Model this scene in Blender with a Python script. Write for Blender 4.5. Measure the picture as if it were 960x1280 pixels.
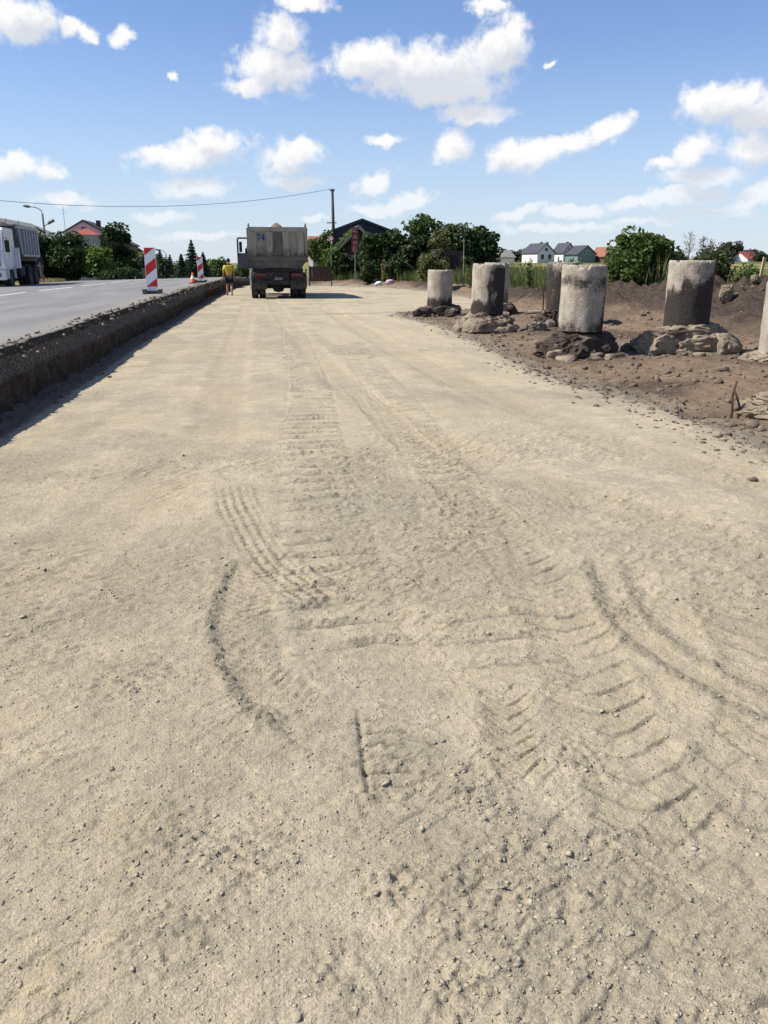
import bpy, bmesh, math, random
import numpy as np
from mathutils import Vector, Matrix, Euler

random.seed(7); RNG = np.random.default_rng(11)
SC = bpy.context.scene
COL = SC.collection
for _o in list(bpy.data.objects): bpy.data.objects.remove(_o)
rad = math.radians

# ------------------------------------------------------------------ camera
cam_d = bpy.data.cameras.new('camera'); cam = bpy.data.objects.new('camera', cam_d); COL.objects.link(cam)
cam.location = (0, 0, 1.5)
cam.rotation_euler = (rad(90 - 16.674), 0, rad(-8.424))
cam_d.sensor_fit = 'VERTICAL'; cam_d.sensor_height = 24; cam_d.sensor_width = 18
cam_d.angle_y = rad(63.46) if hasattr(cam_d, 'angle_y') else 1.1
cam_d.lens = 24 / (2 * math.tan(rad(63.4618) / 2))
cam_d.clip_end = 9000; cam_d.clip_start = 0.05
SC.camera = cam
SC.render.resolution_x = 768; SC.render.resolution_y = 1024

# ------------------------------------------------------------------ light
SUN_EL = 50.0; SUN_AZ = -86.0          # azimuth clockwise from +Y
ts = Vector((math.sin(rad(SUN_AZ)) * math.cos(rad(SUN_EL)), math.cos(rad(SUN_AZ)) * math.cos(rad(SUN_EL)), math.sin(rad(SUN_EL))))
sun_d = bpy.data.lights.new('sun', 'SUN'); sun_d.energy = 5.0; sun_d.angle = rad(0.53); sun_d.color = (1.0, 0.945, 0.86)
sun = bpy.data.objects.new('sun', sun_d); COL.objects.link(sun)
sun.rotation_euler = (-ts).to_track_quat('-Z', 'Y').to_euler()
sun.location = (-30, 5, 40)
SC.view_settings.view_transform = 'Standard'
SC.view_settings.look = 'None'
SC.view_settings.exposure = 0.45
SC.view_settings.gamma = 1.0
SC.view_settings.use_curve_mapping = False

# ------------------------------------------------------------------ node helper
class NT:
    def __init__(s, nt): s.nt = nt; s.L = nt.links
    def n(s, t, **kw):
        nd = s.nt.nodes.new(t)
        for k, v in kw.items(): setattr(nd, k, v)
        return nd
    def put(s, sock, v):
        if hasattr(v, 'is_linked') or hasattr(v, 'links'): s.L.new(v, sock)
        else: sock.default_value = v
    def math(s, op, a, b=None, c=None, clamp=False):
        nd = s.n('ShaderNodeMath', operation=op, use_clamp=clamp)
        s.put(nd.inputs[0], a)
        if b is not None: s.put(nd.inputs[1], b)
        if c is not None: s.put(nd.inputs[2], c)
        return nd.outputs[0]
    def vec(s, op, a, b=None):
        nd = s.n('ShaderNodeVectorMath', operation=op); s.put(nd.inputs[0], a)
        if b is not None:
            s.put(nd.inputs[3] if op == 'SCALE' else nd.inputs[1], b)
        return nd.outputs['Value'] if op in ('LENGTH', 'DOT_PRODUCT', 'DISTANCE') else nd.outputs[0]
    def noise(s, vec, scale, detail=4, rough=.55, lac=2.0, dist=0.0):
        nd = s.n('ShaderNodeTexNoise'); s.L.new(vec, nd.inputs['Vector'])
        nd.inputs['Scale'].default_value = scale; nd.inputs['Detail'].default_value = detail
        nd.inputs['Roughness'].default_value = rough; nd.inputs['Lacunarity'].default_value = lac
        nd.inputs['Distortion'].default_value = dist
        return nd.outputs['Fac']
    def sstep(s, v, lo, hi, a=0.0, b=1.0):
        nd = s.n('ShaderNodeMapRange', interpolation_type='SMOOTHSTEP')
        s.put(nd.inputs[0], v); nd.inputs[1].default_value = lo; nd.inputs[2].default_value = hi
        nd.inputs[3].default_value = a; nd.inputs[4].default_value = b
        return nd.outputs[0]
    def mix(s, f, a, b, mode='MIX'):
        nd = s.n('ShaderNodeMix', data_type='RGBA', blend_type=mode)
        s.put(nd.inputs[0], f); s.put(nd.inputs[6], a); s.put(nd.inputs[7], b)
        return nd.outputs[2]
def c4(c): return (c[0], c[1], c[2], 1.0)

# ------------------------------------------------------------------ sky with fair-weather cumulus
world = bpy.data.worlds.new('World'); SC.world = world; world.use_nodes = True
W = NT(world.node_tree); world.node_tree.nodes.clear()
sky = W.n('ShaderNodeTexSky', sky_type='NISHITA'); sky.sun_disc = False
sky.sun_elevation = rad(SUN_EL); sky.sun_rotation = rad(SUN_AZ % 360)
sky.air_density = 1.0; sky.dust_density = 0.25; sky.ozone_density = 2.5; sky.altitude = 300
CLOUDS = [(-0.2245, 0.229, 0.0463, 0.0232, 4.9), (-0.1776, 0.2253, 0.017, 0.0104, 4.2), (-0.161, 0.2223, 0.0125, 0.0084, 3.9), (-0.1274, 0.2203, 0.0136, 0.0114, 3.4), (0.0302, 0.1976, 0.0498, 0.0254, 1.3), (0.0373, 0.2294, 0.0289, 0.0231, 1.4), (0.0012, 0.1819, 0.0291, 0.0114, 1.5), (0.1905, 0.1988, 0.0972, 0.0286, -0.5), (0.2691, 0.2167, 0.0409, 0.0293, 43.5), (0.134, 0.2064, 0.052, 0.0209, -9.9), (0.2454, 0.1583, 0.0436, 0.014, 4.1), (0.2125, 0.1834, 0.074, 0.0198, -0.7), (0.2835, 0.2358, 0.0169, 0.0129, 38.2), (0.0621, 0.2605, 0.0372, 0.0098, 1.2), (0.259, 0.2584, 0.0236, 0.0091, -1.6), (-0.0783, 0.1874, 0.0058, 0.0052, 2.4), (0.3231, 0.2019, 0.0084, 0.0037, -2.0), (-0.0597, 0.1166, 0.0667, 0.016, 6.4), (-0.098, 0.1132, 0.0336, 0.0095, 1.6), (-0.0444, 0.1297, 0.0257, 0.0142, 1.4), (0.0419, 0.1136, 0.0371, 0.0203, 10.7), (0.0547, 0.1251, 0.0212, 0.0129, 0.7), (0.0438, 0.089, 0.0321, 0.0083, 0.5), (-0.0662, 0.0818, 0.0466, 0.0131, 6.0), (0.2227, 0.122, 0.0248, 0.0194, 29.5), (0.3321, 0.1203, 0.0724, 0.0144, 12.7), (0.2934, 0.113, 0.0367, 0.0162, -0.9), (0.3917, 0.139, 0.03, 0.0109, 20.0), (0.5097, 0.1576, 0.0508, 0.0207, -3.4), (0.4886, 0.161, 0.0328, 0.0178, -3.2), (0.5436, 0.1454, 0.0376, 0.0206, 6.6), (0.4788, 0.1127, 0.0287, 0.0171, 22.8), (0.4493, 0.1013, 0.0212, 0.0071, -1.8), (0.5348, 0.1118, 0.0245, 0.0183, 7.4), (0.4909, 0.0874, 0.0431, 0.0111, -1.8), (0.5453, 0.0686, 0.0384, 0.0126, 23.4), (-0.2502, 0.0963, 0.0382, 0.0154, 2.3), (-0.2122, 0.0916, 0.0205, 0.0086, 2.0), (-0.2008, 0.0652, 0.0353, 0.0088, 1.3), (-0.1029, 0.049, 0.0377, 0.0075, 0.7), (0.1344, 0.087, 0.027, 0.0117, 20.1), (0.1697, 0.0676, 0.0399, 0.0119, 11.9), (0.1379, 0.0574, 0.0382, 0.0077, 0.0), (0.3005, 0.0551, 0.0355, 0.0068, 7.5), (0.3637, 0.0561, 0.0451, 0.0075, 4.3), (0.4251, 0.0667, 0.0369, 0.0074, 6.9), (0.4703, 0.0682, 0.057, 0.0097, -1.3), (0.5123, 0.0505, 0.0635, 0.0064, -1.1), (0.3456, 0.0386, 0.0791, 0.0059, -0.4), (0.4478, 0.0459, 0.0499, 0.0058, -0.8), (0.147, 0.1304, 0.0213, 0.0064, -0.0), (0.0196, 0.0382, 0.018, 0.0043, 0.3), (0.0697, 0.0496, 0.0181, 0.0043, 0.2), (-0.0609, 0.0301, 0.0527, 0.0043, 0.4), (0.2202, 0.035, 0.0455, 0.0043, -0.1)]
CLOUDS = [(a, e, ra * 1.12, re * 1.15, ro) for a, e, ra, re, ro in CLOUDS]
tc = W.n('ShaderNodeTexCoord'); sep = W.n('ShaderNodeSeparateXYZ'); W.L.new(tc.outputs['Generated'], sep.inputs[0])
az = W.math('ARCTAN2', sep.outputs[0], sep.outputs[1]); el = W.math('ARCSINE', sep.outputs[2])
cmb = W.n('ShaderNodeCombineXYZ'); W.L.new(az, cmb.inputs[0]); W.L.new(el, cmb.inputs[1])
ae = cmb.outputs[0]
# compress the vertical a little so that billows are wider than tall
wn = W.n('ShaderNodeTexNoise'); W.L.new(ae, wn.inputs['Vector']); wn.inputs['Scale'].default_value = 30; wn.inputs['Detail'].default_value = 3; wn.inputs['Roughness'].default_value = .62
warp = W.vec('SCALE', W.vec('SUBTRACT', wn.outputs['Color'], (.5, .5, .5)), .026)
aew = W.vec('ADD', ae, warp)
flat = W.vec('MULTIPLY', aew, (1, 1, 0))
ROT = [0, 12, 23, 42]
def rotated(vec):
    out = {0: vec}
    for r_ in ROT[1:]:
        c_, s_ = math.cos(rad(r_)), math.sin(rad(r_)); cb = W.n('ShaderNodeCombineXYZ')
        W.L.new(W.vec('DOT_PRODUCT', vec, (c_, s_, 0)), cb.inputs[0]); W.L.new(W.vec('DOT_PRODUCT', vec, (-s_, c_, 0)), cb.inputs[1]); out[r_] = cb.outputs[0]
    return out
def cloud_field(vec, items, after=None):
    acc = None
    def wait(v, on):                       # keeps the evaluation sequential (small shader stack)
        nd = W.n('ShaderNodeVectorMath', operation='MULTIPLY_ADD'); W.L.new(on, nd.inputs[0]); nd.inputs[1].default_value = (1e-9, 1e-9, 0); W.L.new(v, nd.inputs[2]); return nd.outputs[0]
    if after is not None: vec = wait(vec, after)
    R_ = rotated(vec)
    for i, (a, e, ra, re, rot) in enumerate(items):
        k = min(ROT, key=lambda q: abs(q - rot)); c_, s_ = math.cos(rad(k)), math.sin(rad(k)); u_, v_ = a * c_ + e * s_, -a * s_ + e * c_
        if i and i % 10 == 0: R_ = {q: wait(w_, acc) for q, w_ in R_.items()}
        nd = W.n('ShaderNodeVectorMath', operation='MULTIPLY_ADD'); W.L.new(R_[k], nd.inputs[0]); nd.inputs[1].default_value = (1 / ra, 1 / re, 0); nd.inputs[2].default_value = (-u_ / ra, -v_ / re, 0)
        d = W.vec('LENGTH', nd.outputs[0]); acc = d if acc is None else W.math('MINIMUM', acc, d)
    return W.math('SUBTRACT', 1.0, acc)
def other_clouds(vec):     # the same fair-weather clouds go on all round the sky
    n1 = W.noise(W.vec('MULTIPLY', vec, (1, 1.9, 1)), 5.2, 3, .5)
    f = W.math('MULTIPLY', W.math('SUBTRACT', n1, .60), 5.0)
    i1 = W.sstep(az, -.36, -.30); i2 = W.sstep(az, .60, .66, 1, 0); i3 = W.sstep(el, .28, .31, 1, 0)
    inside = W.math('MULTIPLY', W.math('MULTIPLY', i1, i2), i3)
    return W.math('SUBTRACT', f, W.math('MULTIPLY', inside, 3.0))
fine = W.noise(ae, 62, 5, .62)
det = W.math('MULTIPLY', W.math('SUBTRACT', fine, .5), 1.0)
F0 = W.math('MAXIMUM', W.math('MAXIMUM', cloud_field(flat, CLOUDS), other_clouds(flat)), -1.0)
F1v = W.vec('ADD', flat, (-.012, .019, 0))
F1 = W.math('MAXIMUM', W.math('MAXIMUM', cloud_field(F1v, [c for c in CLOUDS if c[2] * c[3] > 4.5e-4], F0), other_clouds(F1v)), -1.0)
dens = W.sstep(W.math('ADD', F0, W.math('MULTIPLY', det, 1.25)), -.04, .62)
lowfade = W.sstep(el, .015, .13, .45, 1.0)
dens = W.math('MULTIPLY', dens, lowfade)
thick = W.sstep(W.math('ADD', F1, W.math('MULTIPLY', det, 1.2)), -.1, .75)
ccol = W.mix(thick, (11.0, 10.9, 10.85, 1), (7.6, 7.95, 8.7, 1))
tint = W.mix(1.0, sky.outputs[0], (1.30, 1.37, 1.62, 1), 'MULTIPLY')
haze_f = W.sstep(el, -.05, .26, .70, 0)
skyc = W.mix(haze_f, tint, (6.7, 7.85, 9.5, 1))
skycol = W.mix(dens, skyc, ccol)
bg = W.n('ShaderNodeBackground'); W.L.new(skycol, bg.inputs[0]); bg.inputs[1].default_value = 0.068
world.cycles.sampling_method = 'MANUAL'; world.cycles.sample_map_resolution = 512
wo = W.n('ShaderNodeOutputWorld'); W.L.new(bg.outputs[0], wo.inputs[0])

# ------------------------------------------------------------------ numeric noise
def _h(*k):
    h = np.zeros(np.broadcast(*k).shape, np.uint64)
    for a, m in zip(k, (374761393, 668265263, 2147483647, 1274126177)):
        h = (h ^ (a.astype(np.int64).astype(np.uint64) * np.uint64(m))) * np.uint64(0x9E3779B97F4A7C15)
        h ^= h >> np.uint64(29)
    return (h >> np.uint64(11)).astype(np.float64) / float(1 << 53)
def vn2(x, y, seed=0):
    ix = np.floor(x); iy = np.floor(y); fx = x - ix; fy = y - iy
    fx = fx * fx * (3 - 2 * fx); fy = fy * fy * (3 - 2 * fy); s = np.full(1, seed)
    a = _h(ix, iy, s); b = _h(ix + 1, iy, s); c = _h(ix, iy + 1, s); d = _h(ix + 1, iy + 1, s)
    return (a + (b - a) * fx) * (1 - fy) + (c + (d - c) * fx) * fy
def fbm2(x, y, oct=4, seed=0, gain=.5):
    t = 0; amp = 1; tot = 0
    for i in range(oct):
        k = 2.03 ** i; t = t + amp * (vn2(x * k + 17.3 * i, y * k - 9.1 * i, seed + i) - .5); tot += amp; amp *= gain
    return t / tot * 2
def vn3(p, seed=0):
    i = np.floor(p); f = p - i; f = f * f * (3 - 2 * f); s = np.full(1, seed); r = 0
    for dx in (0, 1):
        for dy in (0, 1):
            for dz in (0, 1):
                w = (f[:, 0] if dx else 1 - f[:, 0]) * (f[:, 1] if dy else 1 - f[:, 1]) * (f[:, 2] if dz else 1 - f[:, 2])
                r = r + w * _h(i[:, 0] + dx, i[:, 1] + dy, i[:, 2] + dz, s)
    return r
def fbm3(p, oct=3, seed=0):
    t = 0; amp = 1; tot = 0
    for i in range(oct): t = t + amp * (vn3(p * 2.1 ** i + 5.7 * i, seed + i) - .5); tot += amp; amp *= .5
    return t / tot * 2
def ss(lo, hi, v):
    t = np.clip((v - lo) / (hi - lo), 0, 1); return t * t * (3 - 2 * t)
def smooth_line(pts, n=28):
    P = np.array(pts, float); P = np.vstack([2 * P[0] - P[1], P, 2 * P[-1] - P[-2]]); out = []
    m = len(pts) - 1
    for t in np.linspace(0, m, n):
        i = min(int(t), m - 1); u = t - i; a, b, c, d = P[i:i + 4]
        out.append(.5 * (2 * b + (c - a) * u + (2 * a - 5 * b + 4 * c - d) * u * u + (3 * b - a - 3 * c + d) * u ** 3))
    return np.array(out)
def polyd(x, y, P):
    """arc length and signed side distance (left positive) to a polyline"""
    best = np.full(x.shape, 1e9); S = np.zeros(x.shape); D = np.zeros(x.shape); cum = 0
    for (ax, ay), (bx, by) in zip(P[:-1], P[1:]):
        dx, dy = bx - ax, by - ay; L = math.hypot(dx, dy); t = np.clip(((x - ax) * dx + (y - ay) * dy) / (L * L), 0, 1)
        ex = x - ax - t * dx; ey = y - ay - t * dy; d2 = ex * ex + ey * ey; m = d2 < best
        sg = np.sign(dx * (y - ay) - dy * (x - ax)); best = np.where(m, d2, best)
        S = np.where(m, cum + t * L, S); D = np.where(m, np.sqrt(d2) * sg, D); cum += L
    return S, D

# ------------------------------------------------------------------ mesh helpers
def tag(o, label=None, cat=None, group=None, kind=None):
    if label: o['label'] = label
    if cat: o['category'] = cat
    if group: o['group'] = group
    if kind: o['kind'] = kind
    return o
def link(name, me, mat=None, parent=None, smooth=False):
    o = bpy.data.objects.new(name, me); COL.objects.link(o)
    if mat is not None and me is not None: me.materials.append(mat)
    if parent is not None: o.parent = parent
    if smooth and me is not None: me.polygons.foreach_set('use_smooth', np.ones(len(me.polygons), bool))
    return o
def empty(name, loc=(0, 0, 0), rz=0, label=None, cat=None, group=None):
    o = bpy.data.objects.new(name, None); COL.objects.link(o); o.location = loc; o.rotation_euler = (0, 0, rz)
    o.empty_display_size = .2
    return tag(o, label, cat, group)
def fast_mesh(name, v, f, k=4):
    me = bpy.data.meshes.new(name); v = np.asarray(v, np.float32); f = np.asarray(f, np.int32)
    me.vertices.add(len(v)); me.vertices.foreach_set('co', v.ravel())
    me.loops.add(f.size); me.loops.foreach_set('vertex_index', f.ravel())
    me.polygons.add(len(f)); me.polygons.foreach_set('loop_start', np.arange(0, f.size, k, dtype=np.int32))
    me.update(calc_edges=True); return me
def grid_mesh(name, X, Y, Z, keep=None):
    n, m = X.shape; v = np.stack([X, Y, Z], -1).reshape(-1, 3); i = np.arange(n * m).reshape(n, m)
    f = np.stack([i[:-1, :-1], i[:-1, 1:], i[1:, 1:], i[1:, :-1]], -1).reshape(-1, 4)
    if keep is not None: f = f[keep[:-1, :-1].ravel()]
    return fast_mesh(name, v, f)
def attr(me, name, arr):
    a = me.attributes.new(name, 'FLOAT', 'POINT'); a.data.foreach_set('value', np.asarray(arr, np.float32).ravel())
class MB:
    def __init__(s): s.v = []; s.f = []
    def add(s, vs, fs):
        o = len(s.v); s.v += [tuple(p) for p in vs]; s.f += [tuple(o + i for i in q) for q in fs]; return s
    def box(s, x0, x1, y0, y1, z0, z1, M=None):
        vs = [Vector((x, y, z)) for z in (z0, z1) for y in (y0, y1) for x in (x0, x1)]
        if M is not None: vs = [M @ p for p in vs]
        return s.add(vs, [(0, 2, 3, 1), (4, 5, 7, 6), (0, 1, 5, 4), (2, 6, 7, 3), (0, 4, 6, 2), (1, 3, 7, 5)])
    def bar(s, p0, p1, w, h=None, up=(0, 0, 1)):
        p0 = Vector(p0); p1 = Vector(p1); d = (p1 - p0); L = d.length; d.normalize(); u = Vector(up)
        if abs(d.dot(u)) > .95: u = Vector((0, 1, 0))
        r = d.cross(u).normalized(); u = r.cross(d); h = h or w
        M = Matrix((r, d, u)).transposed().to_4x4(); M.translation = p0
        return s.box(-w / 2, w / 2, 0, L, -h / 2, h / 2, M)
    def tube(s, pts, radii, n=8, caps=True):
        pts = [Vector(p) for p in pts]
        if not hasattr(radii, '__len__'): radii = [radii] * len(pts)
        rings = []; o = len(s.v); ref = None
        for i, p in enumerate(pts):
            d = (pts[min(i + 1, len(pts) - 1)] - pts[max(i - 1, 0)]).normalized()
            if ref is None: ref = Vector((1, 0, 0)) if abs(d.x) < .9 else Vector((0, 1, 0))
            a = (ref - d * ref.dot(d)).normalized(); b = d.cross(a); ref = a
            for k in range(n):
                t = 2 * math.pi * k / n; s.v.append(tuple(p + (a * math.cos(t) + b * math.sin(t)) * radii[i]))
        for i in range(len(pts) - 1):
            for k in range(n): s.f.append((o + i * n + k, o + i * n + (k + 1) % n, o + (i + 1) * n + (k + 1) % n, o + (i + 1) * n + k))
        if caps:
            s.f.append(tuple(o + k for k in reversed(range(n)))); s.f.append(tuple(o + (len(pts) - 1) * n + k for k in range(n)))
        return s
    def lathe(s, prof, n=20, c=(0, 0, 0), axis='z', close=False):
        o = len(s.v); c = Vector(c)
        for r, h in prof:
            for k in range(n):
                t = 2 * math.pi * k / n; p = (r * math.cos(t), r * math.sin(t), h)
                if axis == 'x': p = (h, r * math.cos(t), r * math.sin(t))
                if axis == 'y': p = (r * math.sin(t), h, r * math.cos(t))
                s.v.append(tuple(c + Vector(p)))
        m = len(prof)
        for i in range(m if close else m - 1):
            for k in range(n):
                j = (i + 1) % m; s.f.append((o + i * n + k, o + i * n + (k + 1) % n, o + j * n + (k + 1) % n, o + j * n + k))
        return s
    def prism(s, poly, y0, y1, axis='y'):
        n = len(poly)
        def q(a, b, t): return (a, t, b) if axis == 'y' else ((t, a, b) if axis == 'x' else (a, b, t))
        vs = [q(a, b, y0) for a, b in poly] + [q(a, b, y1) for a, b in poly]
        return s.add(vs, [tuple(range(n)), tuple(range(2 * n - 1, n - 1, -1))] + [(i, n + i, n + (i + 1) % n, (i + 1) % n) for i in range(n)])
    def build(s, name, mat=None, parent=None, smooth=False):
        me = bpy.data.meshes.new(name); me.from_pydata(s.v, [], s.f)
        bm = bmesh.new(); bm.from_mesh(me); bmesh.ops.recalc_face_normals(bm, faces=bm.faces[:]); bm.to_mesh(me); bm.free()
        return link(name, me, mat, parent, smooth)
def copy_tree(o, parent=None, mats=None):
    c = o.copy(); COL.objects.link(c); c.parent = parent
    for ch in o.children: copy_tree(ch, c)
    return c

# ------------------------------------------------------------------ materials
def new_mat(name):
    m = bpy.data.materials.new(name); m.use_nodes = True; t = NT(m.node_tree); m.node_tree.nodes.clear()
    out = t.n('ShaderNodeOutputMaterial'); b = t.n('ShaderNodeBsdfPrincipled'); t.L.new(b.outputs[0], out.inputs[0]); return m, t, b, out
def mat(name, col, rough=.8, col2=None, scale=3.0, lo=.35, hi=.65, metal=0.0, bump=0.0, bscale=20.0, grime=None, gscale=1.2, glo=.5, ghi=.75, stretch=(1, 1, 1), spec=.3, mud=None):
    m, t, b, out = new_mat(name); co = t.n('ShaderNodeTexCoord').outputs['Object']; co = t.vec('MULTIPLY', co, stretch)
    c = c4(col)
    if col2: c = t.mix(t.sstep(t.noise(co, scale, 5, .6), lo, hi), c4(col), c4(col2))
    if grime: c = t.mix(t.sstep(t.noise(co, gscale, 6, .65), glo, ghi), c, c4(grime))
    if mud:
        oc = t.n('ShaderNodeTexCoord').outputs['Object']; sp = t.n('ShaderNodeSeparateXYZ'); t.L.new(oc, sp.inputs[0])
        zz = t.math('ADD', sp.outputs[2], t.math('MULTIPLY', t.math('SUBTRACT', t.noise(oc, 3.5, 5, .65), .5), .9)); c = t.mix(t.sstep(zz, mud[0], mud[1], 1, 0), c, c4(mud[2]))
    t.put(b.inputs['Base Color'], c); b.inputs['Roughness'].default_value = rough; b.inputs['Metallic'].default_value = metal
    b.inputs['Specular IOR Level'].default_value = spec
    if bump:
        bp = t.n('ShaderNodeBump'); bp.inputs['Strength'].default_value = bump; bp.inputs['Distance'].default_value = .02
        t.L.new(t.noise(co, bscale, 6, .6), bp.inputs['Height']); t.L.new(bp.outputs[0], b.inputs['Normal'])
    return m
def leaf_mat(name, a, b_, trans=.35, c=None):
    m, t, b, out = new_mat(name); g = t.n('ShaderNodeNewGeometry'); oi = t.n('ShaderNodeObjectInfo')
    r = g.outputs['Random Per Island']
    col = t.mix(r, c4(a), c4(b_))
    if c: col = t.mix(t.sstep(t.math('FRACT', t.math('MULTIPLY', r, 7.3)), .86, .92), col, c4(c))
    hs = t.n('ShaderNodeHueSaturation'); t.L.new(col, hs.inputs['Color']); t.L.new(t.math('MULTIPLY_ADD', oi.outputs['Random'], .5, .75), hs.inputs['Value'])
    t.put(b.inputs['Base Color'], hs.outputs[0]); b.inputs['Roughness'].default_value = .55; b.inputs['Specular IOR Level'].default_value = .25
    tr = t.n('ShaderNodeBsdfTranslucent'); t.L.new(hs.outputs[0], tr.inputs[0]); mx = t.n('ShaderNodeMixShader'); mx.inputs[0].default_value = trans
    t.L.new(b.outputs[0], mx.inputs[1]); t.L.new(tr.outputs[0], mx.inputs[2]); t.L.new(mx.outputs[0], out.inputs[0]); return m

def gravel_material():
    m, t, b, out = new_mat('crushed_stone'); co = t.n('ShaderNodeTexCoord').outputs['Object']
    at = t.n('ShaderNodeAttribute', attribute_name='stony_shade').outputs['Fac']
    wet = t.n('ShaderNodeAttribute', attribute_name='compact').outputs['Fac']
    big = t.noise(co, .55, 5, .6); midn = t.noise(co, 3.5, 6, .65); fine = t.noise(co, 38, 5, .7); spk = t.noise(co, 150, 4, .7)
    strk = t.noise(t.vec('MULTIPLY', co, (1.0, .10, 1)), 2.6, 5, .6)
    c = t.mix(t.sstep(big, .36, .64), (.405, .338, .226, 1), (.345, .300, .220, 1))
    c = t.mix(t.sstep(midn, .38, .68), c, (.445, .378, .268, 1))
    c = t.mix(t.math('MULTIPLY', t.sstep(strk, .48, .68), .6), c, (.33, .285, .20, 1))
    c = t.mix(t.math('MULTIPLY', wet, .6), c, (.33, .27, .175, 1))
    st = t.math('MULTIPLY', at, t.sstep(fine, .30, .60, .6, 1))
    c = t.mix(t.math('MULTIPLY', st, .78), c, (.185, .168, .132, 1))  # darker loose stones; in track grooves this also paints in their small shadows
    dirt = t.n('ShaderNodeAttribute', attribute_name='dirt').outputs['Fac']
    c = t.mix(t.sstep(t.math('ADD', dirt, t.math('MULTIPLY', t.math('SUBTRACT', midn, .5), .8)), .3, .7), c, t.mix(t.sstep(fine, .4, .6), (.115, .085, .060, 1), (.18, .14, .10, 1)))  # brown soil crumbs at the bank foot, also deepening the bank's shadow by colour
    vo = t.n('ShaderNodeTexVoronoi'); t.L.new(co, vo.inputs['Vector']); vo.inputs['Scale'].default_value = 62
    grain = t.sstep(vo.outputs['Distance'], .12, .3, 1, 0)
    sepc = t.n('ShaderNodeSeparateColor'); t.L.new(vo.outputs['Color'], sepc.inputs[0])
    pick = t.sstep(sepc.outputs[0], .80, .84)
    pale = t.sstep(sepc.outputs[1], .5, .52)
    gcol = t.mix(pale, (.20, .184, .155, 1), (.56, .51, .42, 1))
    c = t.mix(t.math('MULTIPLY', t.math('MULTIPLY', grain, pick), .75), c, gcol)
    c = t.mix(1.0, c, t.mix(t.sstep(spk, .3, .7), (.76, .76, .76, 1), (1.17, 1.17, 1.17, 1)), 'MULTIPLY')
    m14 = t.noise(co, 13, 6, .72); c = t.mix(1.0, c, t.mix(t.sstep(m14, .34, .66), (.98, .975, .965, 1), (1.16, 1.15, 1.12, 1)), 'MULTIPLY')
    t.put(b.inputs['Base Color'], c); b.inputs['Roughness'].default_value = .95; b.inputs['Specular IOR Level'].default_value = .12
    h = t.math('ADD', t.math('MULTIPLY', fine, .9), t.math('ADD', t.math('MULTIPLY', spk, .35), t.math('MULTIPLY', m14, .55)))
    h = t.math('ADD', h, t.math('MULTIPLY', t.math('MULTIPLY', grain, pick), .8))
    bp = t.n('ShaderNodeBump'); bp.inputs['Strength'].default_value = .9; bp.inputs['Distance'].default_value = .016
    t.L.new(h, bp.inputs['Height']); t.L.new(bp.outputs[0], b.inputs['Normal']); return m
def soil_material():
    m, t, b, out = new_mat('dug_soil'); co = t.n('ShaderNodeTexCoord').outputs['Object']
    dk = t.n('ShaderNodeAttribute', attribute_name='dark').outputs['Fac']; gr = t.n('ShaderNodeAttribute', attribute_name='grit').outputs['Fac']
    n1 = t.noise(co, .9, 6, .6); n2 = t.noise(co, 9, 6, .65); n3 = t.noise(co, 60, 4, .65)
    c = t.mix(t.sstep(n1, .35, .68), (.155, .110, .075, 1), (.215, .155, .103, 1))
    c = t.mix(t.sstep(n2, .52, .75), c, (.26, .20, .14, 1))
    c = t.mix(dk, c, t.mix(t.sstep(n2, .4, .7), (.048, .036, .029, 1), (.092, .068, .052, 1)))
    c = t.mix(t.math('MULTIPLY', gr, t.sstep(n2, .3, .55)), c, (.235, .208, .16, 1))
    c = t.mix(1.0, c, t.mix(t.sstep(n3, .3, .7), (.75, .75, .75, 1), (1.15, 1.15, 1.15, 1)), 'MULTIPLY')
    t.put(b.inputs['Base Color'], c); b.inputs['Roughness'].default_value = 1; b.inputs['Specular IOR Level'].default_value = .1
    bp = t.n('ShaderNodeBump'); bp.inputs['Strength'].default_value = .8; bp.inputs['Distance'].default_value = .03
    t.L.new(t.math('ADD', n2, t.math('MULTIPLY', n3, .4)), bp.inputs['Height']); t.L.new(bp.outputs[0], b.inputs['Normal']); return m
def asphalt_material():
    m, t, b, out = new_mat('old_asphalt'); co = t.n('ShaderNodeTexCoord').outputs['Object']
    n1 = t.noise(t.vec('MULTIPLY', co, (1, .12, 1)), 1.4, 5, .6); n2 = t.noise(co, 140, 4, .7); n3 = t.noise(co, 2.2, 6, .65)
    du = t.n('ShaderNodeAttribute', attribute_name='dust').outputs['Fac']
    c = t.mix(t.sstep(n1, .3, .7), (.17, .165, .157, 1), (.235, .227, .213, 1))
    c = t.mix(t.sstep(n3, .55, .8), c, (.165, .16, .152, 1))
    c = t.mix(t.math('MULTIPLY', du, t.sstep(n3, .3, .6)), c, (.25, .22, .17, 1))
    c = t.mix(1.0, c, t.mix(t.sstep(n2, .3, .7), (.8, .8, .8, 1), (1.15, 1.15, 1.15, 1)), 'MULTIPLY')
    t.put(b.inputs['Base Color'], c); b.inputs['Roughness'].default_value = .82; b.inputs['Specular IOR Level'].default_value = .3
    bp = t.n('ShaderNodeBump'); bp.inputs['Strength'].default_value = .4; bp.inputs['Distance'].default_value = .006
    t.L.new(n2, bp.inputs['Height']); t.L.new(bp.outputs[0], b.inputs['Normal']); return m
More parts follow.
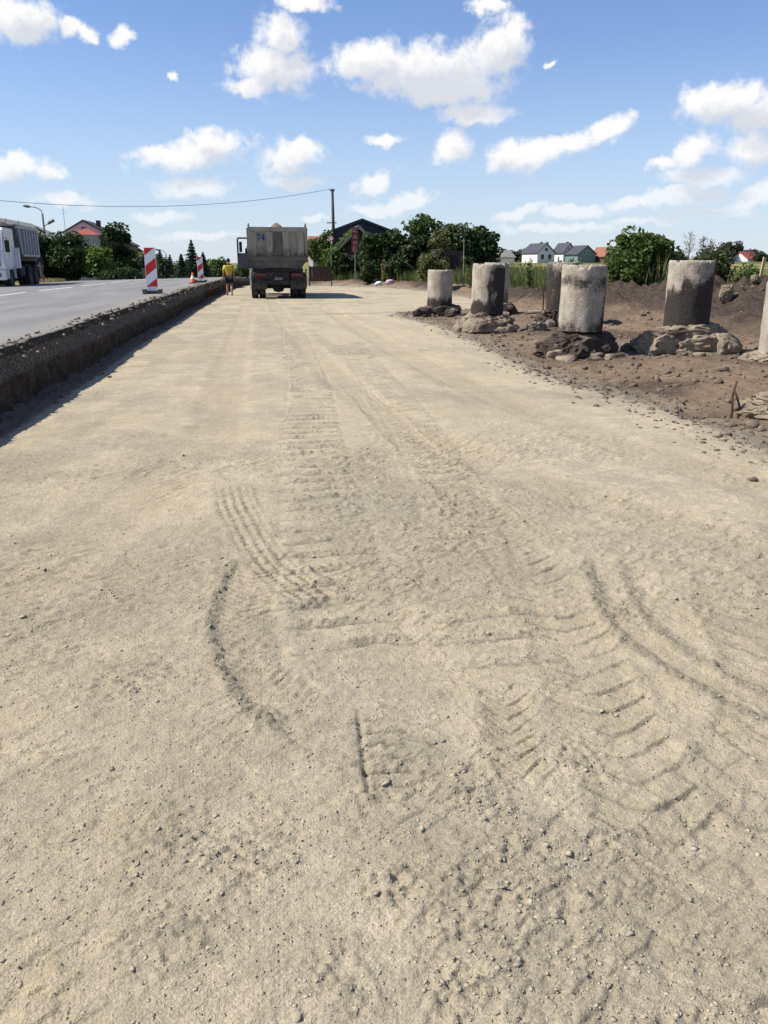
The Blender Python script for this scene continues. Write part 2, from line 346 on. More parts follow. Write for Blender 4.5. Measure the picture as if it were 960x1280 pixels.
def bank_material():
    m, t, b, out = new_mat('cut_bank'); tcn = t.n('ShaderNodeTexCoord'); co = tcn.outputs['Object']
    dp = t.n('ShaderNodeAttribute', attribute_name='depth').outputs['Fac']     # depth below the road surface
    n1 = t.noise(co, 5, 6, .65); n2 = t.noise(co, 40, 4, .65)
    d = t.math('ADD', dp, t.math('MULTIPLY', t.math('SUBTRACT', n1, .5), .10))
    c = t.mix(t.sstep(n1, .4, .65), (.05, .037, .027, 1), (.088, .066, .048, 1))
    c = t.mix(t.sstep(d, .26, .34, 1, 0), c, t.mix(t.sstep(n2, .4, .62), (.075, .062, .05, 1), (.17, .145, .115, 1)))
    c = t.mix(t.sstep(d, .09, .12, 1, 0), c, t.mix(t.sstep(n2, .4, .65), (.032, .03, .029, 1), (.08, .074, .066, 1)))
    c = t.mix(1.0, c, t.mix(t.sstep(n2, .3, .7), (.7, .7, .7, 1), (1.2, 1.2, 1.2, 1)), 'MULTIPLY')
    t.put(b.inputs['Base Color'], c); b.inputs['Roughness'].default_value = 1; b.inputs['Specular IOR Level'].default_value = .1
    bp = t.n('ShaderNodeBump'); bp.inputs['Strength'].default_value = .8; bp.inputs['Distance'].default_value = .03
    t.L.new(t.math('ADD', n1, t.math('MULTIPLY', n2, .5)), bp.inputs['Height']); t.L.new(bp.outputs[0], b.inputs['Normal']); return m
def ground_material():
    m, t, b, out = new_mat('meadow'); co = t.n('ShaderNodeTexCoord').outputs['Object']
    gr = t.n('ShaderNodeAttribute', attribute_name='gravel').outputs['Fac']
    n0 = t.noise(t.vec('MULTIPLY', co, (.6, 1.6, 1)), .02, 3, .5); n1 = t.noise(co, .11, 6, .6); n2 = t.noise(co, 1.6, 6, .65)
    c = t.mix(t.sstep(n1, .4, .62), (.075, .105, .03, 1), (.13, .135, .045, 1))
    c = t.mix(t.sstep(n0, .47, .58), c, (.30, .235, .105, 1))
    c = t.mix(t.sstep(n2, .45, .75), c, (.15, .13, .06, 1))
    c = t.mix(gr, c, t.mix(t.sstep(n2, .3, .7), (.37, .315, .23, 1), (.32, .27, .20, 1)))
    t.put(b.inputs['Base Color'], c); b.inputs['Roughness'].default_value = 1; b.inputs['Specular IOR Level'].default_value = .1; return m
def concrete_material(name, base, base2, stain):
    m, t, b, out = new_mat(name); co = t.n('ShaderNodeTexCoord').outputs['Object']
    sa = t.n('ShaderNodeAttribute', attribute_name='stain').outputs['Fac']
    n1 = t.noise(co, 3.2, 6, .65); n2 = t.noise(co, 22, 6, .7); n3 = t.noise(t.vec('MULTIPLY', co, (1, 1, .16)), 11, 6, .65)
    c = t.mix(t.sstep(n1, .35, .7), c4(base), c4(base2))
    c = t.mix(t.math('MULTIPLY', t.sstep(n3, .45, .72), .55), c, (.185, .15, .11, 1))
    s = t.sstep(t.math('ADD', t.math('ADD', sa, t.math('MULTIPLY', t.math('SUBTRACT', n1, .5), .8)), t.math('MULTIPLY', t.math('SUBTRACT', n2, .5), .9)), .22, .72)
    s = t.math('MULTIPLY', s, t.sstep(n2, .22, .5, .72, 1))
    c = t.mix(s, c, t.mix(t.sstep(n2, .4, .7), c4(stain), (stain[0] * 2.1, stain[1] * 2.0, stain[2] * 1.85, 1)))
    t.put(b.inputs['Base Color'], c); b.inputs['Roughness'].default_value = .92; b.inputs['Specular IOR Level'].default_value = .2
    bp = t.n('ShaderNodeBump'); bp.inputs['Strength'].default_value = .8; bp.inputs['Distance'].default_value = .02
    pv = t.n('ShaderNodeTexVoronoi'); t.L.new(co, pv.inputs['Vector']); pv.inputs['Scale'].default_value = 26; pits = t.sstep(pv.outputs['Distance'], .06, .22)
    t.L.new(t.math('ADD', t.math('ADD', n2, t.math('MULTIPLY', n1, .6)), t.math('MULTIPLY', pits, .5)), bp.inputs['Height']); t.L.new(bp.outputs[0], b.inputs['Normal']); return m

M = {}
M['gravel'] = gravel_material(); M['soil'] = soil_material(); M['asphalt'] = asphalt_material(); M['bank'] = bank_material(); M['ground'] = ground_material()
M['pebble'] = mat('pebbles', (.44, .375, .27), .95, (.27, .24, .185), 34, .4, .6, bump=.3, bscale=60)
M['clod'] = mat('soil_clods', (.125, .092, .066), 1, (.215, .165, .118), 14, .4, .7, bump=.5, bscale=30)
M['marking'] = mat('worn_white_paint', (.72, .72, .70), .8, (.42, .41, .40), 9, .5, .75)
M['pipe'] = concrete_material('pipe_concrete', (.43, .38, .305), (.30, .26, .205), (.030, .026, .023))
M['found'] = concrete_material('foundation_concrete', (.30, .245, .175), (.20, .155, .105), (.045, .035, .028))
M['rubble'] = mat('rubble', (.25, .205, .155), .95, (.13, .10, .075), 9, .4, .65, bump=.6, bscale=18)
M['chassis'] = mat('chassis_black', (.022, .022, .024), .75, (.06, .055, .05), 4, .45, .75)
M['tyre'] = mat('tyre_rubber', (.022, .022, .023), .85, (.075, .068, .06), 5, .45, .75)
M['rim'] = mat('wheel_rim', (.16, .155, .15), .6, (.09, .08, .07), 6)
M['glass'] = mat('vehicle_glass', (.03, .04, .05), .08, spec=.7)
M['red_lens'] = mat('red_lens', (.13, .02, .018), .35, (.12, .03, .025), 8)
M['white_plate'] = mat('plate', (.22, .21, .19), .6, (.12, .11, .1), 12)
M['dump_body'] = mat('dump_body_paint', (.30, .272, .22), .65, (.23, .205, .165), 2.5, .35, .7, grime=(.13, .115, .095), gscale=1.6, glo=.48, ghi=.78, stretch=(1, 1, .35), mud=(1.75, 2.35, (.075, .066, .055)))
M['dump_low'] = mat('muddy_steel', (.10, .09, .078), .85, (.15, .135, .11), 4, .4, .7)
M['dump_rib'] = mat('dump_rib_paint', (.345, .315, .255), .65, (.27, .24, .195), 3, .35, .7, grime=(.15, .13, .105), gscale=2, glo=.5, ghi=.8, stretch=(1, 1, .35), mud=(1.75, 2.3, (.09, .078, .064)))
M['cab'] = mat('cab_paint', (.09, .095, .10), .4, (.14, .135, .125), 3)
M['cab_white'] = mat('white_cab_paint', (.72, .72, .71), .4, (.55, .54, .52), 3, .45, .8)
M['grey_body'] = mat('grey_dump_paint', (.15, .152, .155), .6, (.11, .11, .11), 3, .4, .7)
M['grey_rib'] = mat('grey_rib_paint', (.40, .40, .40), .55, (.32, .32, .31), 3, .4, .7)
M['load'] = mat('gravel_load', (.13, .10, .075), 1, (.2, .16, .115), 7, bump=.8, bscale=14)
M['blue'] = mat('blue_paint', (.03, .07, .30), .7, (.10, .14, .30), 14, .5, .8)
M['white_panel'] = mat('white_reflective', (.82, .82, .82), .5, (.70, .70, .69), 6, .5, .8)
M['red_panel'] = mat('red_reflective', (.60, .035, .03), .5, (.48, .04, .035), 6, .5, .8)
M['rubber'] = mat('rubber_foot', (.035, .033, .032), .9, (.09, .08, .07), 8)
M['orange'] = mat('cone_orange', (.75, .13, .03), .6)
M['skin'] = mat('skin', (.42, .24, .16), .55); M['hair'] = mat('dark_hair', (.018, .015, .013), .6)
M['yellow'] = mat('yellow_shirt', (.68, .52, .09), .85, (.58, .43, .07), 12); M['shorts'] = mat('black_shorts', (.02, .02, .024), .85)
M['dark_cloth'] = mat('dark_jacket', (.03, .03, .032), .9); M['trousers'] = mat('brown_trousers', (.16, .10, .06), .9)
M['shoe'] = mat('worn_shoe', (.05, .04, .035), .8)
M['pole_wood'] = mat('tarred_wood', (.045, .038, .033), .9, (.075, .065, .055), 6, stretch=(1, 1, .15)); M['steel'] = mat('galvanised', (.20, .20, .20), .6, (.13, .13, .13), 5)
M['concrete_pole'] = mat('concrete_pole', (.20, .19, .18), .9, (.14, .135, .13), 4)
M['wire'] = mat('wire', (.03, .03, .032), .7)
M['stake'] = mat('raw_timber', (.55, .42, .24), .85, (.42, .31, .17), 12, stretch=(1, 1, .2))
M['rust'] = mat('rusty_iron', (.10, .055, .035), .95, (.06, .04, .03), 20)
M['bark'] = mat('bark', (.085, .062, .045), .95, (.05, .04, .03), 8, bump=.5, bscale=15); M['pale_bark'] = mat('pale_bark', (.24, .20, .17), .95, (.16, .13, .11), 8)
M['plaster'] = mat('white_plaster', (.74, .73, .70), .9, (.62, .61, .58), 2); M['pink'] = mat('pale_pink_plaster', (.60, .54, .55), .9, (.52, .47, .48), 1.5)
M['grey_wall'] = mat('grey_plaster', (.33, .32, .31), .9, (.26, .255, .25), 1.5); M['brown_wall'] = mat('brown_brick', (.13, .075, .06), .9, (.09, .055, .045), 3)
M['shaded_wall'] = mat('shaded_gable', (.06, .06, .066), .85, (.045, .045, .05), 3); M['dark_roof'] = mat('dark_roof', (.07, .072, .082), .75, (.05, .05, .058), 2)  # the first, for the cafe gable, has shade put into its colour
M['red_roof'] = mat('red_tiles', (.33, .085, .062), .75, (.26, .07, .055), 2); M['old_tile'] = mat('old_tiles', (.30, .13, .09), .9, (.22, .10, .07), 3)
M['asb_roof'] = mat('fibre_cement_roof', (.24, .225, .205), .9, (.18, .17, .16), 1.2); M['green_wall'] = mat('grey_green_boards', (.17, .25, .235), .85, (.14, .21, .20), 1.5)
M['pane'] = mat('window_glass', (.035, .045, .055), .12, spec=.6); M['frame'] = mat('window_frame', (.7, .7, .68), .6)
M['fence'] = mat('dark_red_fence', (.055, .032, .03), .85, (.04, .025, .024), 5); M['kiosk'] = mat('green_kiosk', (.19, .30, .25), .8); M['sign_board'] = mat('sign_board', (.10, .04, .035), .8)
M['letter'] = mat('sign_letters', (.50, .22, .22), .8, (.42, .18, .18), 5); M['sign_red'] = mat('sign_red', (.5, .03, .03), .5); M['barge'] = mat('barge_board', (.36, .33, .27), .9, (.26, .235, .19), 4)
M['bag_white'] = mat('white_plastic_bag', (.55, .60, .62), .6); M['bag_pink'] = mat('pink_plastic_bag', (.52, .36, .42), .6)
M['leaf_dark'] = leaf_mat('dark_leaves', (.030, .055, .018), (.060, .095, .028), .3); M['leaf_mid'] = leaf_mat('mid_leaves', (.05, .09, .022), (.10, .15, .035), .35)
M['leaf_light'] = leaf_mat('light_leaves', (.085, .14, .03), (.15, .21, .05), .4); M['leaf_olive'] = leaf_mat('olive_leaves', (.07, .085, .028), (.12, .125, .045), .35)
M['needle'] = leaf_mat('spruce_needles', (.018, .036, .022), (.035, .060, .034), .15); M['grass'] = leaf_mat('green_grass', (.075, .115, .03), (.15, .18, .055), .4, (.26, .21, .10))
M['dry'] = leaf_mat('dry_grass', (.33, .26, .12), (.24, .21, .09), .35, (.12, .14, .05)); M['leaf_far'] = leaf_mat('far_leaves', (.040, .060, .030), (.065, .085, .042), .3)

# ================================================================== THE SETTING
def drop(x, y):
    d = -.018 * np.maximum(0, y - 60); d = np.maximum(d, -1.7)
    return d * (1 - ss(2, 7, x))
def xedge(y): return -2.75 + .00030 * y * y * (y > 0) + .05 * fbm2(y * 1.3, y * 0 + 3.1, 4, 5) + .03 * fbm2(y * 6, y * 0 + 1.1, 3, 8)
def asphalt_z(x, y): return .65 - .022 * (xedge(y) - x) + drop(x, y) + .008 * fbm2(x * .5, y * .2, 2, 31)
EDGE = smooth_line([(3.9, -8), (3.95, 0), (4.0, 3), (4.12, 5), (4.15, 6.2), (4.22, 7.2), (4.24, 8.1), (4.16, 9.1), (4.02, 10.2), (3.95, 11.4), (3.92, 12.7), (4.27, 16), (4.45, 19.7), (4.34, 23.3), (4.3, 26.2), (5.0, 27.5), (6.6, 27.9), (8.1, 29.6), (9.2, 34.5), (9.9, 42), (9.4, 50), (7.6, 58), (5.0, 62), (2.2, 64), (1.7, 70), (1.7, 130)], 90)
MOUND = np.array([(19, 17.5), (16, 18.2), (13.2, 19.6), (11.2, 21.8), (9.6, 25.5), (10.1, 31), (11.5, 37), (11.9, 45), (10.6, 53), (8.4, 59.8), (5, 63.8), (3.0, 66.5), (3.2, 80)], float)
MH = np.array([.95, 1.0, 1.02, .9, .62, .5, .42, .40, .42, .42, .38, .5, .3]); MWD = np.array([3.6, 3.4, 2.9, 2.2, 1.6, 1.3, 1.2, 1.2, 1.2, 1.1, 1.1, 1.0, 1.0])
_ms = np.concatenate([[0], np.cumsum(np.hypot(*(MOUND[1:] - MOUND[:-1]).T))])
def edge_dist(x, y):                      # positive on the crushed stone side
    s, d = polyd(x, y, EDGE); return d + .10 * fbm2(x * 1.3, y * 1.3, 3, 40) + .05 * fbm2(x * 7, y * 7, 2, 44)
def stones(x, y, cell, prob, rmin, rmax, seed):
    cx = np.floor(x / cell); cy = np.floor(y / cell); out = np.zeros(x.shape); s = np.full(1, seed)
    for ox in (-1, 0, 1):
        for oy in (-1, 0, 1):
            gx = cx + ox; gy = cy + oy; p = _h(gx, gy, s); a = _h(gx, gy, s + 1); b = _h(gx, gy, s + 2); r = rmin + (rmax - rmin) * _h(gx, gy, s + 3) ** 2; th = _h(gx, gy, s + 4) * 3.14
            dx = x - (gx + a) * cell; dy = y - (gy + b) * cell; u = dx * np.cos(th) + dy * np.sin(th); w = -dx * np.sin(th) + dy * np.cos(th)
            q = 1 - (u / r) ** 2 - (w / (r * (.45 + .5 * a))) ** 2
            out = np.maximum(out, np.where(p < prob, np.sqrt(np.clip(q, 0, 1)) * r * (.18 + .3 * b), 0))
    return out
T1 = smooth_line([(-.24, 5.75), (-.20, 5.3), (-.13, 4.85), (-.02, 4.25), (.11, 3.85), (.25, 3.55)])
T2 = smooth_line([(-.17, 4.25), (-.22, 3.95), (-.26, 3.56), (-.25, 3.22), (-.17, 2.85), (-.02, 2.52), (.14, 2.28), (.25, 2.05)])
SQ = np.array([(.29, 2.62), (.26, 2.03)])
CL = smooth_line([(.85, 21), (.73, 16), (.62, 11), (.42, 6.92), (.36, 5), (.30, 3.7), (.30, 2.9)])
CL2 = smooth_line([(1.75, 16), (1.5, 9), (1.3, 5.6), (.98, 3.6), (.9, 2.6)])
T3 = smooth_line([(1.2, 11), (1.26, 7.5), (1.33, 5.92), (1.33, 4.23), (1.28, 3.33), (1.15, 2.48), (1.06, 1.86), (.95, 1.0)])
T4 = smooth_line([(1.78, 4.0), (1.60, 3.4), (1.55, 3.03), (1.62, 2.66), (1.76, 2.35), (2.0, 2.1)])
T5 = smooth_line([(.86, 2.75), (.80, 2.45), (.76, 2.2), (.74, 2.05)])
T6 = smooth_line([(2.2, 3.3), (1.9, 2.5), (1.45, 1.95), (1.0, 1.5)])
R1 = smooth_line([(.62, 40), (.75, 25), (1.04, 11.6), (1.52, 7.28), (2.02, 5.47), (2.6, 4.2)])
R2 = smooth_line([(-.35, 30), (-.45, 12), (-.43, 7.75), (-.72, 6.0), (-1.2, 4)])
R3 = smooth_line([(2.4, 30), (2.5, 14), (2.9, 8), (3.4, 5.5), (3.9, 4)])
def gravel_field(x, y):
    """height, stony mask, compacted mask"""
    big = fbm2(x * .35, y * .25, 3, 50); med = fbm2(x * 2.1, y * 1.6, 4, 60)
    pat = fbm2(x * 1.15 + 3, y * .75, 4, 70)
    stony_shade = ss(.0, .42, pat) * .5
    stony_shade = np.maximum(stony_shade, .45 * ss(-.25, -1.4, x - .1 * y) * ss(-.2, .3, med))
    comp = np.zeros(x.shape); z = .022 * big + .006 * med
    near = y < 22; nx = x[near]; ny = y[near]; dz = np.zeros(nx.shape); st = np.zeros(nx.shape); cp = np.zeros(nx.shape)
    wob = fbm2(nx * 9, ny * 9, 3, 80); crumb = .55 * np.maximum(fbm2(nx * 58, ny * 48, 2, 81), 0) ** .8 + .35 * np.maximum(fbm2(nx * 24, ny * 30, 2, 82), 0); broken = ss(-.25, .2, fbm2(nx * 4.2, ny * 3.1, 3, 85))
    def add(P, f, reach):
        x0, x1 = P[:, 0].min() - reach, P[:, 0].max() + reach; y0, y1 = P[:, 1].min() - reach, P[:, 1].max() + reach
        m = (nx > x0) & (nx < x1) & (ny > y0) & (ny < y1)
        if not m.any(): return
        s, d = polyd(nx[m], ny[m], P); L = np.hypot(*(P[1:] - P[:-1]).T).sum()
        ends = ss(0, .12, s) * ss(0, .12, L - s); a, b, c = f(s, d, wob[m], broken[m], crumb[m], ny[m])
        dz[m] += a * ends; st[m] = np.maximum(st[m], b * ends); cp[m] = np.maximum(cp[m], c * ends)
    def f1(s, d, w, br, X, Y):          # four narrow rows of knobs
        b = ss(.12, .10, np.abs(d)); rows = ss(.1, .55, np.cos(2 * np.pi * d / .058)); kn = .1 + .9 * ss(-.3, .3, np.sin(2 * np.pi * (s + d * .4) / .04))
        rim = np.exp(-((np.abs(d) - .135) / .022) ** 2)
        return (-.019 * b * rows * kn + .003 * rim + .014 * rim * X) * (.35 + .65 * br) + .004 * w * b, .5 * rim * br + 1.0 * b * rows * kn, .1 * b
    add(T1, f1, .3)
    def f2(s, d, w, br, X, Y):          # crumbled ridge with a lugged print on its right
        ridge = np.exp(-((d - .0) / .035) ** 2) * (.35 + .65 * ss(-.2, .25, fbm2(s * 3.1, s * 0, 2, 3))); q = d - .15
        b = ss(.14, .11, np.abs(q)) * ss(1.95, 1.6, s); lug = ss(.1, .5, np.sin(2 * np.pi * (s + np.abs(q) * .9) / .052))
        return .007 * ridge * (.4 + 1.6 * w) + .034 * ridge * X - .004 * b - .006 * b * lug * (.2 + .8 * br) + .006 * w * b, np.maximum(ridge, .35 * b * lug), .25 * b
    add(T2, f2, .5)
    def f3(s, d, w, br, X, Y):          # straight side of a pad print with rungs
        line = np.exp(-(d / .008) ** 2); r = (d > -.0) & (d < .15 + .05 * w); rung = np.exp(-(((s + .008 * w) % .076 - .038) / .006) ** 2)
        return -.016 * line + .012 * np.exp(-((d + .014) / .008) ** 2) * X - .016 * rung * r * (.4 + .6 * br), np.maximum(line, .8 * rung * r * (.4 + .6 * br)), 0 * d
    add(SQ, f3, .35)
    def fc(amp, half, per):
        def f(s, d, w, br, X, Y):       # grouser marks of a crawler across the lane
            b = ss(half + .04, half - .04, np.abs(d + .05 * w)); ph = ((s + .035 * w + .02 * np.sin(d * 9)) / per) % 1.0
            rib = np.exp(-((ph - .5) / .10) ** 2); groove = np.exp(-((ph - .70) / .08) ** 2)
            edge = np.exp(-((np.abs(d) - half) / .03) ** 2)
            return amp * b * (rib * (.3 + .8 * w) - .8 * groove) * (.25 + .75 * br) + amp * 2.6 * b * rib * X * (.2 + .8 * br) - .003 * edge, b * 1.0 * np.maximum(rib * .5, 1.3 * np.exp(-((ph - .70) / .06) ** 2)) * (.55 + .45 * br), 0 * d  # groove part of the mask paints shade that the relief does not cast
        return f
    add(CL, fc(.015, .27, .225), .6); add(CL2, fc(.009, .25, .225), .6)
    def f5(amp, half, per, pw):
        def f(s, d, w, br, X, Y):       # chevron lugs of a loader tyre
            b = ss(half + .03, half - .03, np.abs(d)); ph = ((s + 1.1 * np.abs(d) ** pw + .018 * w) / per) % 1.0
            cres = np.exp(-((ph - .5) / .085) ** 2); lip = np.exp(-((ph - .36) / .08) ** 2); e = np.exp(-((np.abs(d) - half) / .04) ** 2)
            return amp * 1.35 * b * (-1.2 * cres + .55 * lip) * (.35 + .65 * br) + .010 * e * X * br - .006 * b + .004 * e * br + .004 * w * b, 1.0 * b * cres * (.4 + .6 * br) + .4 * e * br * X * 2, .25 * b
        return f
    add(T3, f5(.0055, .18, .135, 1.3), .5); add(T5, f5(.0065, .09, .085, 1.0), .4); add(T6, f5(.003, .24, .17, 1.3), .6)
    def f6(s, d, w, br, X, Y):
        b = np.exp(-((np.abs(d) - .09) / .035) ** 2); return .008 * b * (.4 + w) + .026 * b * X - .006 * ss(.08, .04, np.abs(d)), b * .95, .2 * ss(.1, .05, np.abs(d))
    add(T4, f6, .4)
    for cx, cy, r in ((.24, 3.60, .13), (-.22, 3.98, .07), (-.19, 2.95, .11), (-.02, 2.55, .09), (.25, 2.07, .06), (.26, 1.72, .1), (-.30, 2.0, .13), (.62, 1.75, .12), (-.25, 1.62, .12), (.1, 1.45, .10), (.36, 1.38, .09), (1.95, 5.0, .14), (-1.1, 4.1, .25), (-.55, 2.9, .2), (.44, 1.6, .16), (.55, 2.05, .1), (-.1, 1.85, .14), (1.6, 3.25, .15), (.95, 2.2, .12)):
        g = np.exp(-((nx - cx) ** 2 + (ny - cy) ** 2) / r ** 2); st = np.maximum(st, np.clip(g * (.12 + 2.2 * crumb), 0, 1)); dz += .006 * g * wob + .026 * g * crumb
    z[near] += dz; stony_shade[near] = np.clip(np.maximum(stony_shade[near] * (1 - .45 * cp), st), 0, 1); comp[near] = cp
    for P, w_, a_ in ((R1, .22, .016), (R2, .24, .014), (R3, .26, .014)):
        s, d = polyd(x, y, P); b = ss(w_ + .1, w_ - .08, np.abs(d)); z -= a_ * b; stony_shade *= 1 - .6 * b; comp = np.maximum(comp, .75 * b * (.6 + .4 * med))
    n8 = y < 9; qx = x[n8]; qy = y[n8]; sm = np.clip(.25 + 1.1 * stony_shade[n8], 0, 1)
    hz = np.maximum(stones(qx, qy, .045, .45, .009, .020, 200) * sm * 1.3, stones(qx, qy, .13, .28, .016, .036, 300) * (.3 + .7 * sm) * 1.2)
    hz += .0085 * fbm2(qx * 30, qy * 30, 3, 90) * sm + .006 * np.maximum(fbm2(qx * 14, qy * 14, 3, 92), 0) * sm + .0035 * np.abs(fbm2(qx * 11, qy * 11, 3, 95)) * sm
    ru = qx * .8 + qy * .6; rv = -qx * .6 + qy * .8; hz += .0075 * ss(.08, .22, fbm2(ru * 13, rv * 30, 3, 97)) * (.25 + .75 * ss(-.1, .35, fbm2(qx * 1.7, qy * 1.4, 3, 98)))
    z[n8] += hz * ss(9, 6.5, qy) * ss(.1, .8, qy)
    return z, stony_shade, comp
def gravel_z(x, y):
    z, s, c = gravel_field(x, y); d = edge_dist(x, y); t = ss(.5, -.1, x - xedge(y))
    return z - .35 * ss(.05, -.5, d) + .06 * t * np.clip(.5 + fbm2(x * 3, y * 3, 3, 33), 0, 1) + drop(x, y), np.maximum(s, .6 * ss(.35, .0, d)), c
ys = np.concatenate([np.linspace(-6, .78, 60), .8 * (9 / .8) ** np.linspace(0, 1, 1250), 9 * (112 / 9) ** np.linspace(.004, 1, 270)])
u = np.linspace(-1, 1, 600); u = .62 * u + .38 * u ** 3
xl = np.maximum(-3.0, -1.75 - .42 * np.maximum(ys, 0)) + .00028 * np.maximum(ys, 0) ** 2; xr = np.minimum(np.where(ys > 27, np.where(ys > 64, 2.6, 11.5), 5.4), 2.1 + .8 * np.maximum(ys, 0))
xl[:60] = xl[60]; xr[:60] = xr[60]
GX = xl[:, None] + (xr - xl)[:, None] * (u[None] * .5 + .5); 
_e = np.linspace(0, 1, 8)[None]; XF = np.maximum(xr, np.where(ys < 27, 5.4, xr))[:, None]; XG = np.minimum(xl, -3.2 + .00028 * np.maximum(ys, 0) ** 2)[:, None]
GX = np.concatenate([XG + (GX[:, :1] - XG) * _e[:, :-1], GX, GX[:, -1:] + (XF - GX[:, -1:]) * _e[:, 1:]], 1); GY = np.repeat(ys[:, None], GX.shape[1], 1)
gz, gs, gc = gravel_z(GX.ravel(), GY.ravel())
me = grid_mesh('gravel_road', GX, GY, gz.reshape(GX.shape)); attr(me, 'stony_shade', gs); attr(me, 'compact', gc); attr(me, 'dirt', ss(.62, .22, GX - (-2.75 + .0003 * np.maximum(GY, 0) ** 2)))  # last mask: soil along the bank, darkened to strengthen the shadow there
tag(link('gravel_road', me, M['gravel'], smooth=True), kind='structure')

def soil_field(x, y):
    s, d = polyd(x, y, MOUND); ad = np.abs(d); h = np.interp(s, _ms, MH); w = np.interp(s, _ms, MWD)
    wob = fbm2(x * .6, y * .6, 3, 120)
    prof = np.exp(-((ad / w) ** 2) * 1.25) * h * (1 + .35 * wob)
    base = .28 * ss(.2, 2.0, -d) + .06 * ss(.8, 3, edge_dist(x, y) * -1)
    lump = np.abs(fbm2(x * 1.9, y * 1.9, 4, 130)); fine_ = fbm2(x * 6.5, y * 6.5, 4, 140)
    rough = .07 + .30 * np.clip(prof / .7, 0, 1)
    z = base + prof + rough * (lump - .25) + .05 * fine_ * (.6 + 1.8 * np.clip(prof, 0, 1)) + .012 * fbm2(x * 22, y * 22, 2, 150)
    # the hole beside the rubble slab and a tamped wheel track
    z -= .30 * np.exp(-(((x - 4.72) / .30) ** 2 + ((y - 8.05) / .17) ** 2)); z -= .12 * np.exp(-(((x - 5.0) / .55) ** 2 + ((y - 13.9) / .3) ** 2))
    dark = np.clip(ss(.12, .5, prof + .25 * wob) + .8 * np.exp(-(((x - 4.72) / .36) ** 2 + ((y - 8.05) / .22) ** 2)) + .65 * ss(.0, .45, fbm2(x * .8, y * .8, 4, 160)), 0, 1)  # darker on the heap, in the hole and in random patches
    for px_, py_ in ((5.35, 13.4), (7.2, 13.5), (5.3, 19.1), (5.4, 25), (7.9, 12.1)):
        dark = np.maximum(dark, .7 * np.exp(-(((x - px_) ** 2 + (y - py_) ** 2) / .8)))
    return z, dark
def soil_z(x, y):
    z, dk = soil_field(x, y); d = edge_dist(x, y)
    return z - .4 * ss(-.02, .5, d), dk, ss(-.75, .05, d) * .9
ys = np.concatenate([np.linspace(-6, 3.8, 20), 4 * (82 / 4) ** np.linspace(0, 1, 500)])
u = np.linspace(0, 1, 360) ** 1.35
xl = np.where(ys < 27, 3.3, np.where(ys < 57, 5.6, 1.5)); xr = np.where(ys < 14, 13 + .6 * np.maximum(ys, 0), 21.4)
xl = np.where(ys > 26, np.interp(ys, [26, 28, 30, 34, 40, 50, 55, 60, 63, 82], [3.4, 4.4, 7.2, 8.2, 8.9, 8.3, 7.2, 4.6, 1.4, 1.4]), xl)
SX = xl[:, None] + (xr - xl)[:, None] * u[None]; SY = np.repeat(ys[:, None], len(u), 1)
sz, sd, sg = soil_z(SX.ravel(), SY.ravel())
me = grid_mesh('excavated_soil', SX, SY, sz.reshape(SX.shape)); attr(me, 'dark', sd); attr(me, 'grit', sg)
tag(link('excavated_soil', me, M['soil'], smooth=True), kind='structure')

def ground_z(x, y):
    r = np.hypot(x, y); z = .27 + 0 * x
    z = z + (1.9 * ss(70, 300, r) + 9 * ss(500, 1800, r)) * ss(5, 60, x) + 5 * ss(600, 2200, r) * ss(60, 0, x)
    z = np.where(x < 5, z + .15 + drop(x, y), z)
    inside = ss(-13.6, -13.0, x) * ss(21.0, 20.0, x) * ss(83, 80, y) ; inside = np.maximum(inside, ss(-13.6, -13, x) * ss(3.0, 1.5, x) * ss(112, 110, y))
    return z + .03 * fbm2(x * .2, y * .2, 3, 170) - inside * .75
a = np.concatenate([-np.geomspace(3500, 24, 60), np.linspace(-23, 24, 70), np.geomspace(25, 3500, 90)]); b = np.concatenate([-np.geomspace(400, 8, 14), np.linspace(-6, 130, 137), np.geomspace(133, 4500, 60)])
AX, AY = np.meshgrid(a, b); zz = ground_z(AX.ravel(), AY.ravel())
me = grid_mesh('ground', AX, AY, zz.reshape(AX.shape)); attr(me, 'gravel', ((AX > -3.5) & (AX < 4) & (AY < 20)).astype(float))
tag(link('ground', me, M['ground'], smooth=True), kind='structure')

ys = np.concatenate([np.arange(-6, 30, .05), np.arange(30, 112, .16)]); t = np.concatenate([[0, .02, .05, .1, .2, .35], np.linspace(.6, 10.6, 24)])
XE = xedge(ys); PX = XE[:, None] - t[None]; PY = np.repeat(ys[:, None], len(t), 1)
pz = asphalt_z(PX.ravel(), PY.ravel()).reshape(PX.shape); pz[:, 0] -= .012
me = grid_mesh('asphalt_road', PX, PY, pz)
me.flip_normals()
attr(me, 'dust', np.clip(ss(.9, .05, np.repeat(t[None], len(ys), 0) + .35 * fbm2(PX * 2, PY * .8, 3, 181)), 0, 1) * .8)
asphalt = tag(link('asphalt_road', me, M['asphalt'], smooth=True), kind='structure')
yd = 12.4; 
while yd < 62:
    yy = np.linspace(yd, yd + 5.4, 7); xx = -2.75 + .0003 * yy ** 2 - 5.72; mb = MB(); vs = []
    for X_, Y_ in zip(xx, yy): vs += [(X_ - .08, Y_), (X_ + .08, Y_)]
    vs = np.array(vs); zv = asphalt_z(vs[:, 0], vs[:, 1]) + .006
    mb.add([(p[0], p[1], q) for p, q in zip(vs, zv)], [(2 * i, 2 * i + 1, 2 * i + 3, 2 * i + 2) for i in range(6)]); mb.build('lane_dash', M['marking'], asphalt)
    yd += 7.15
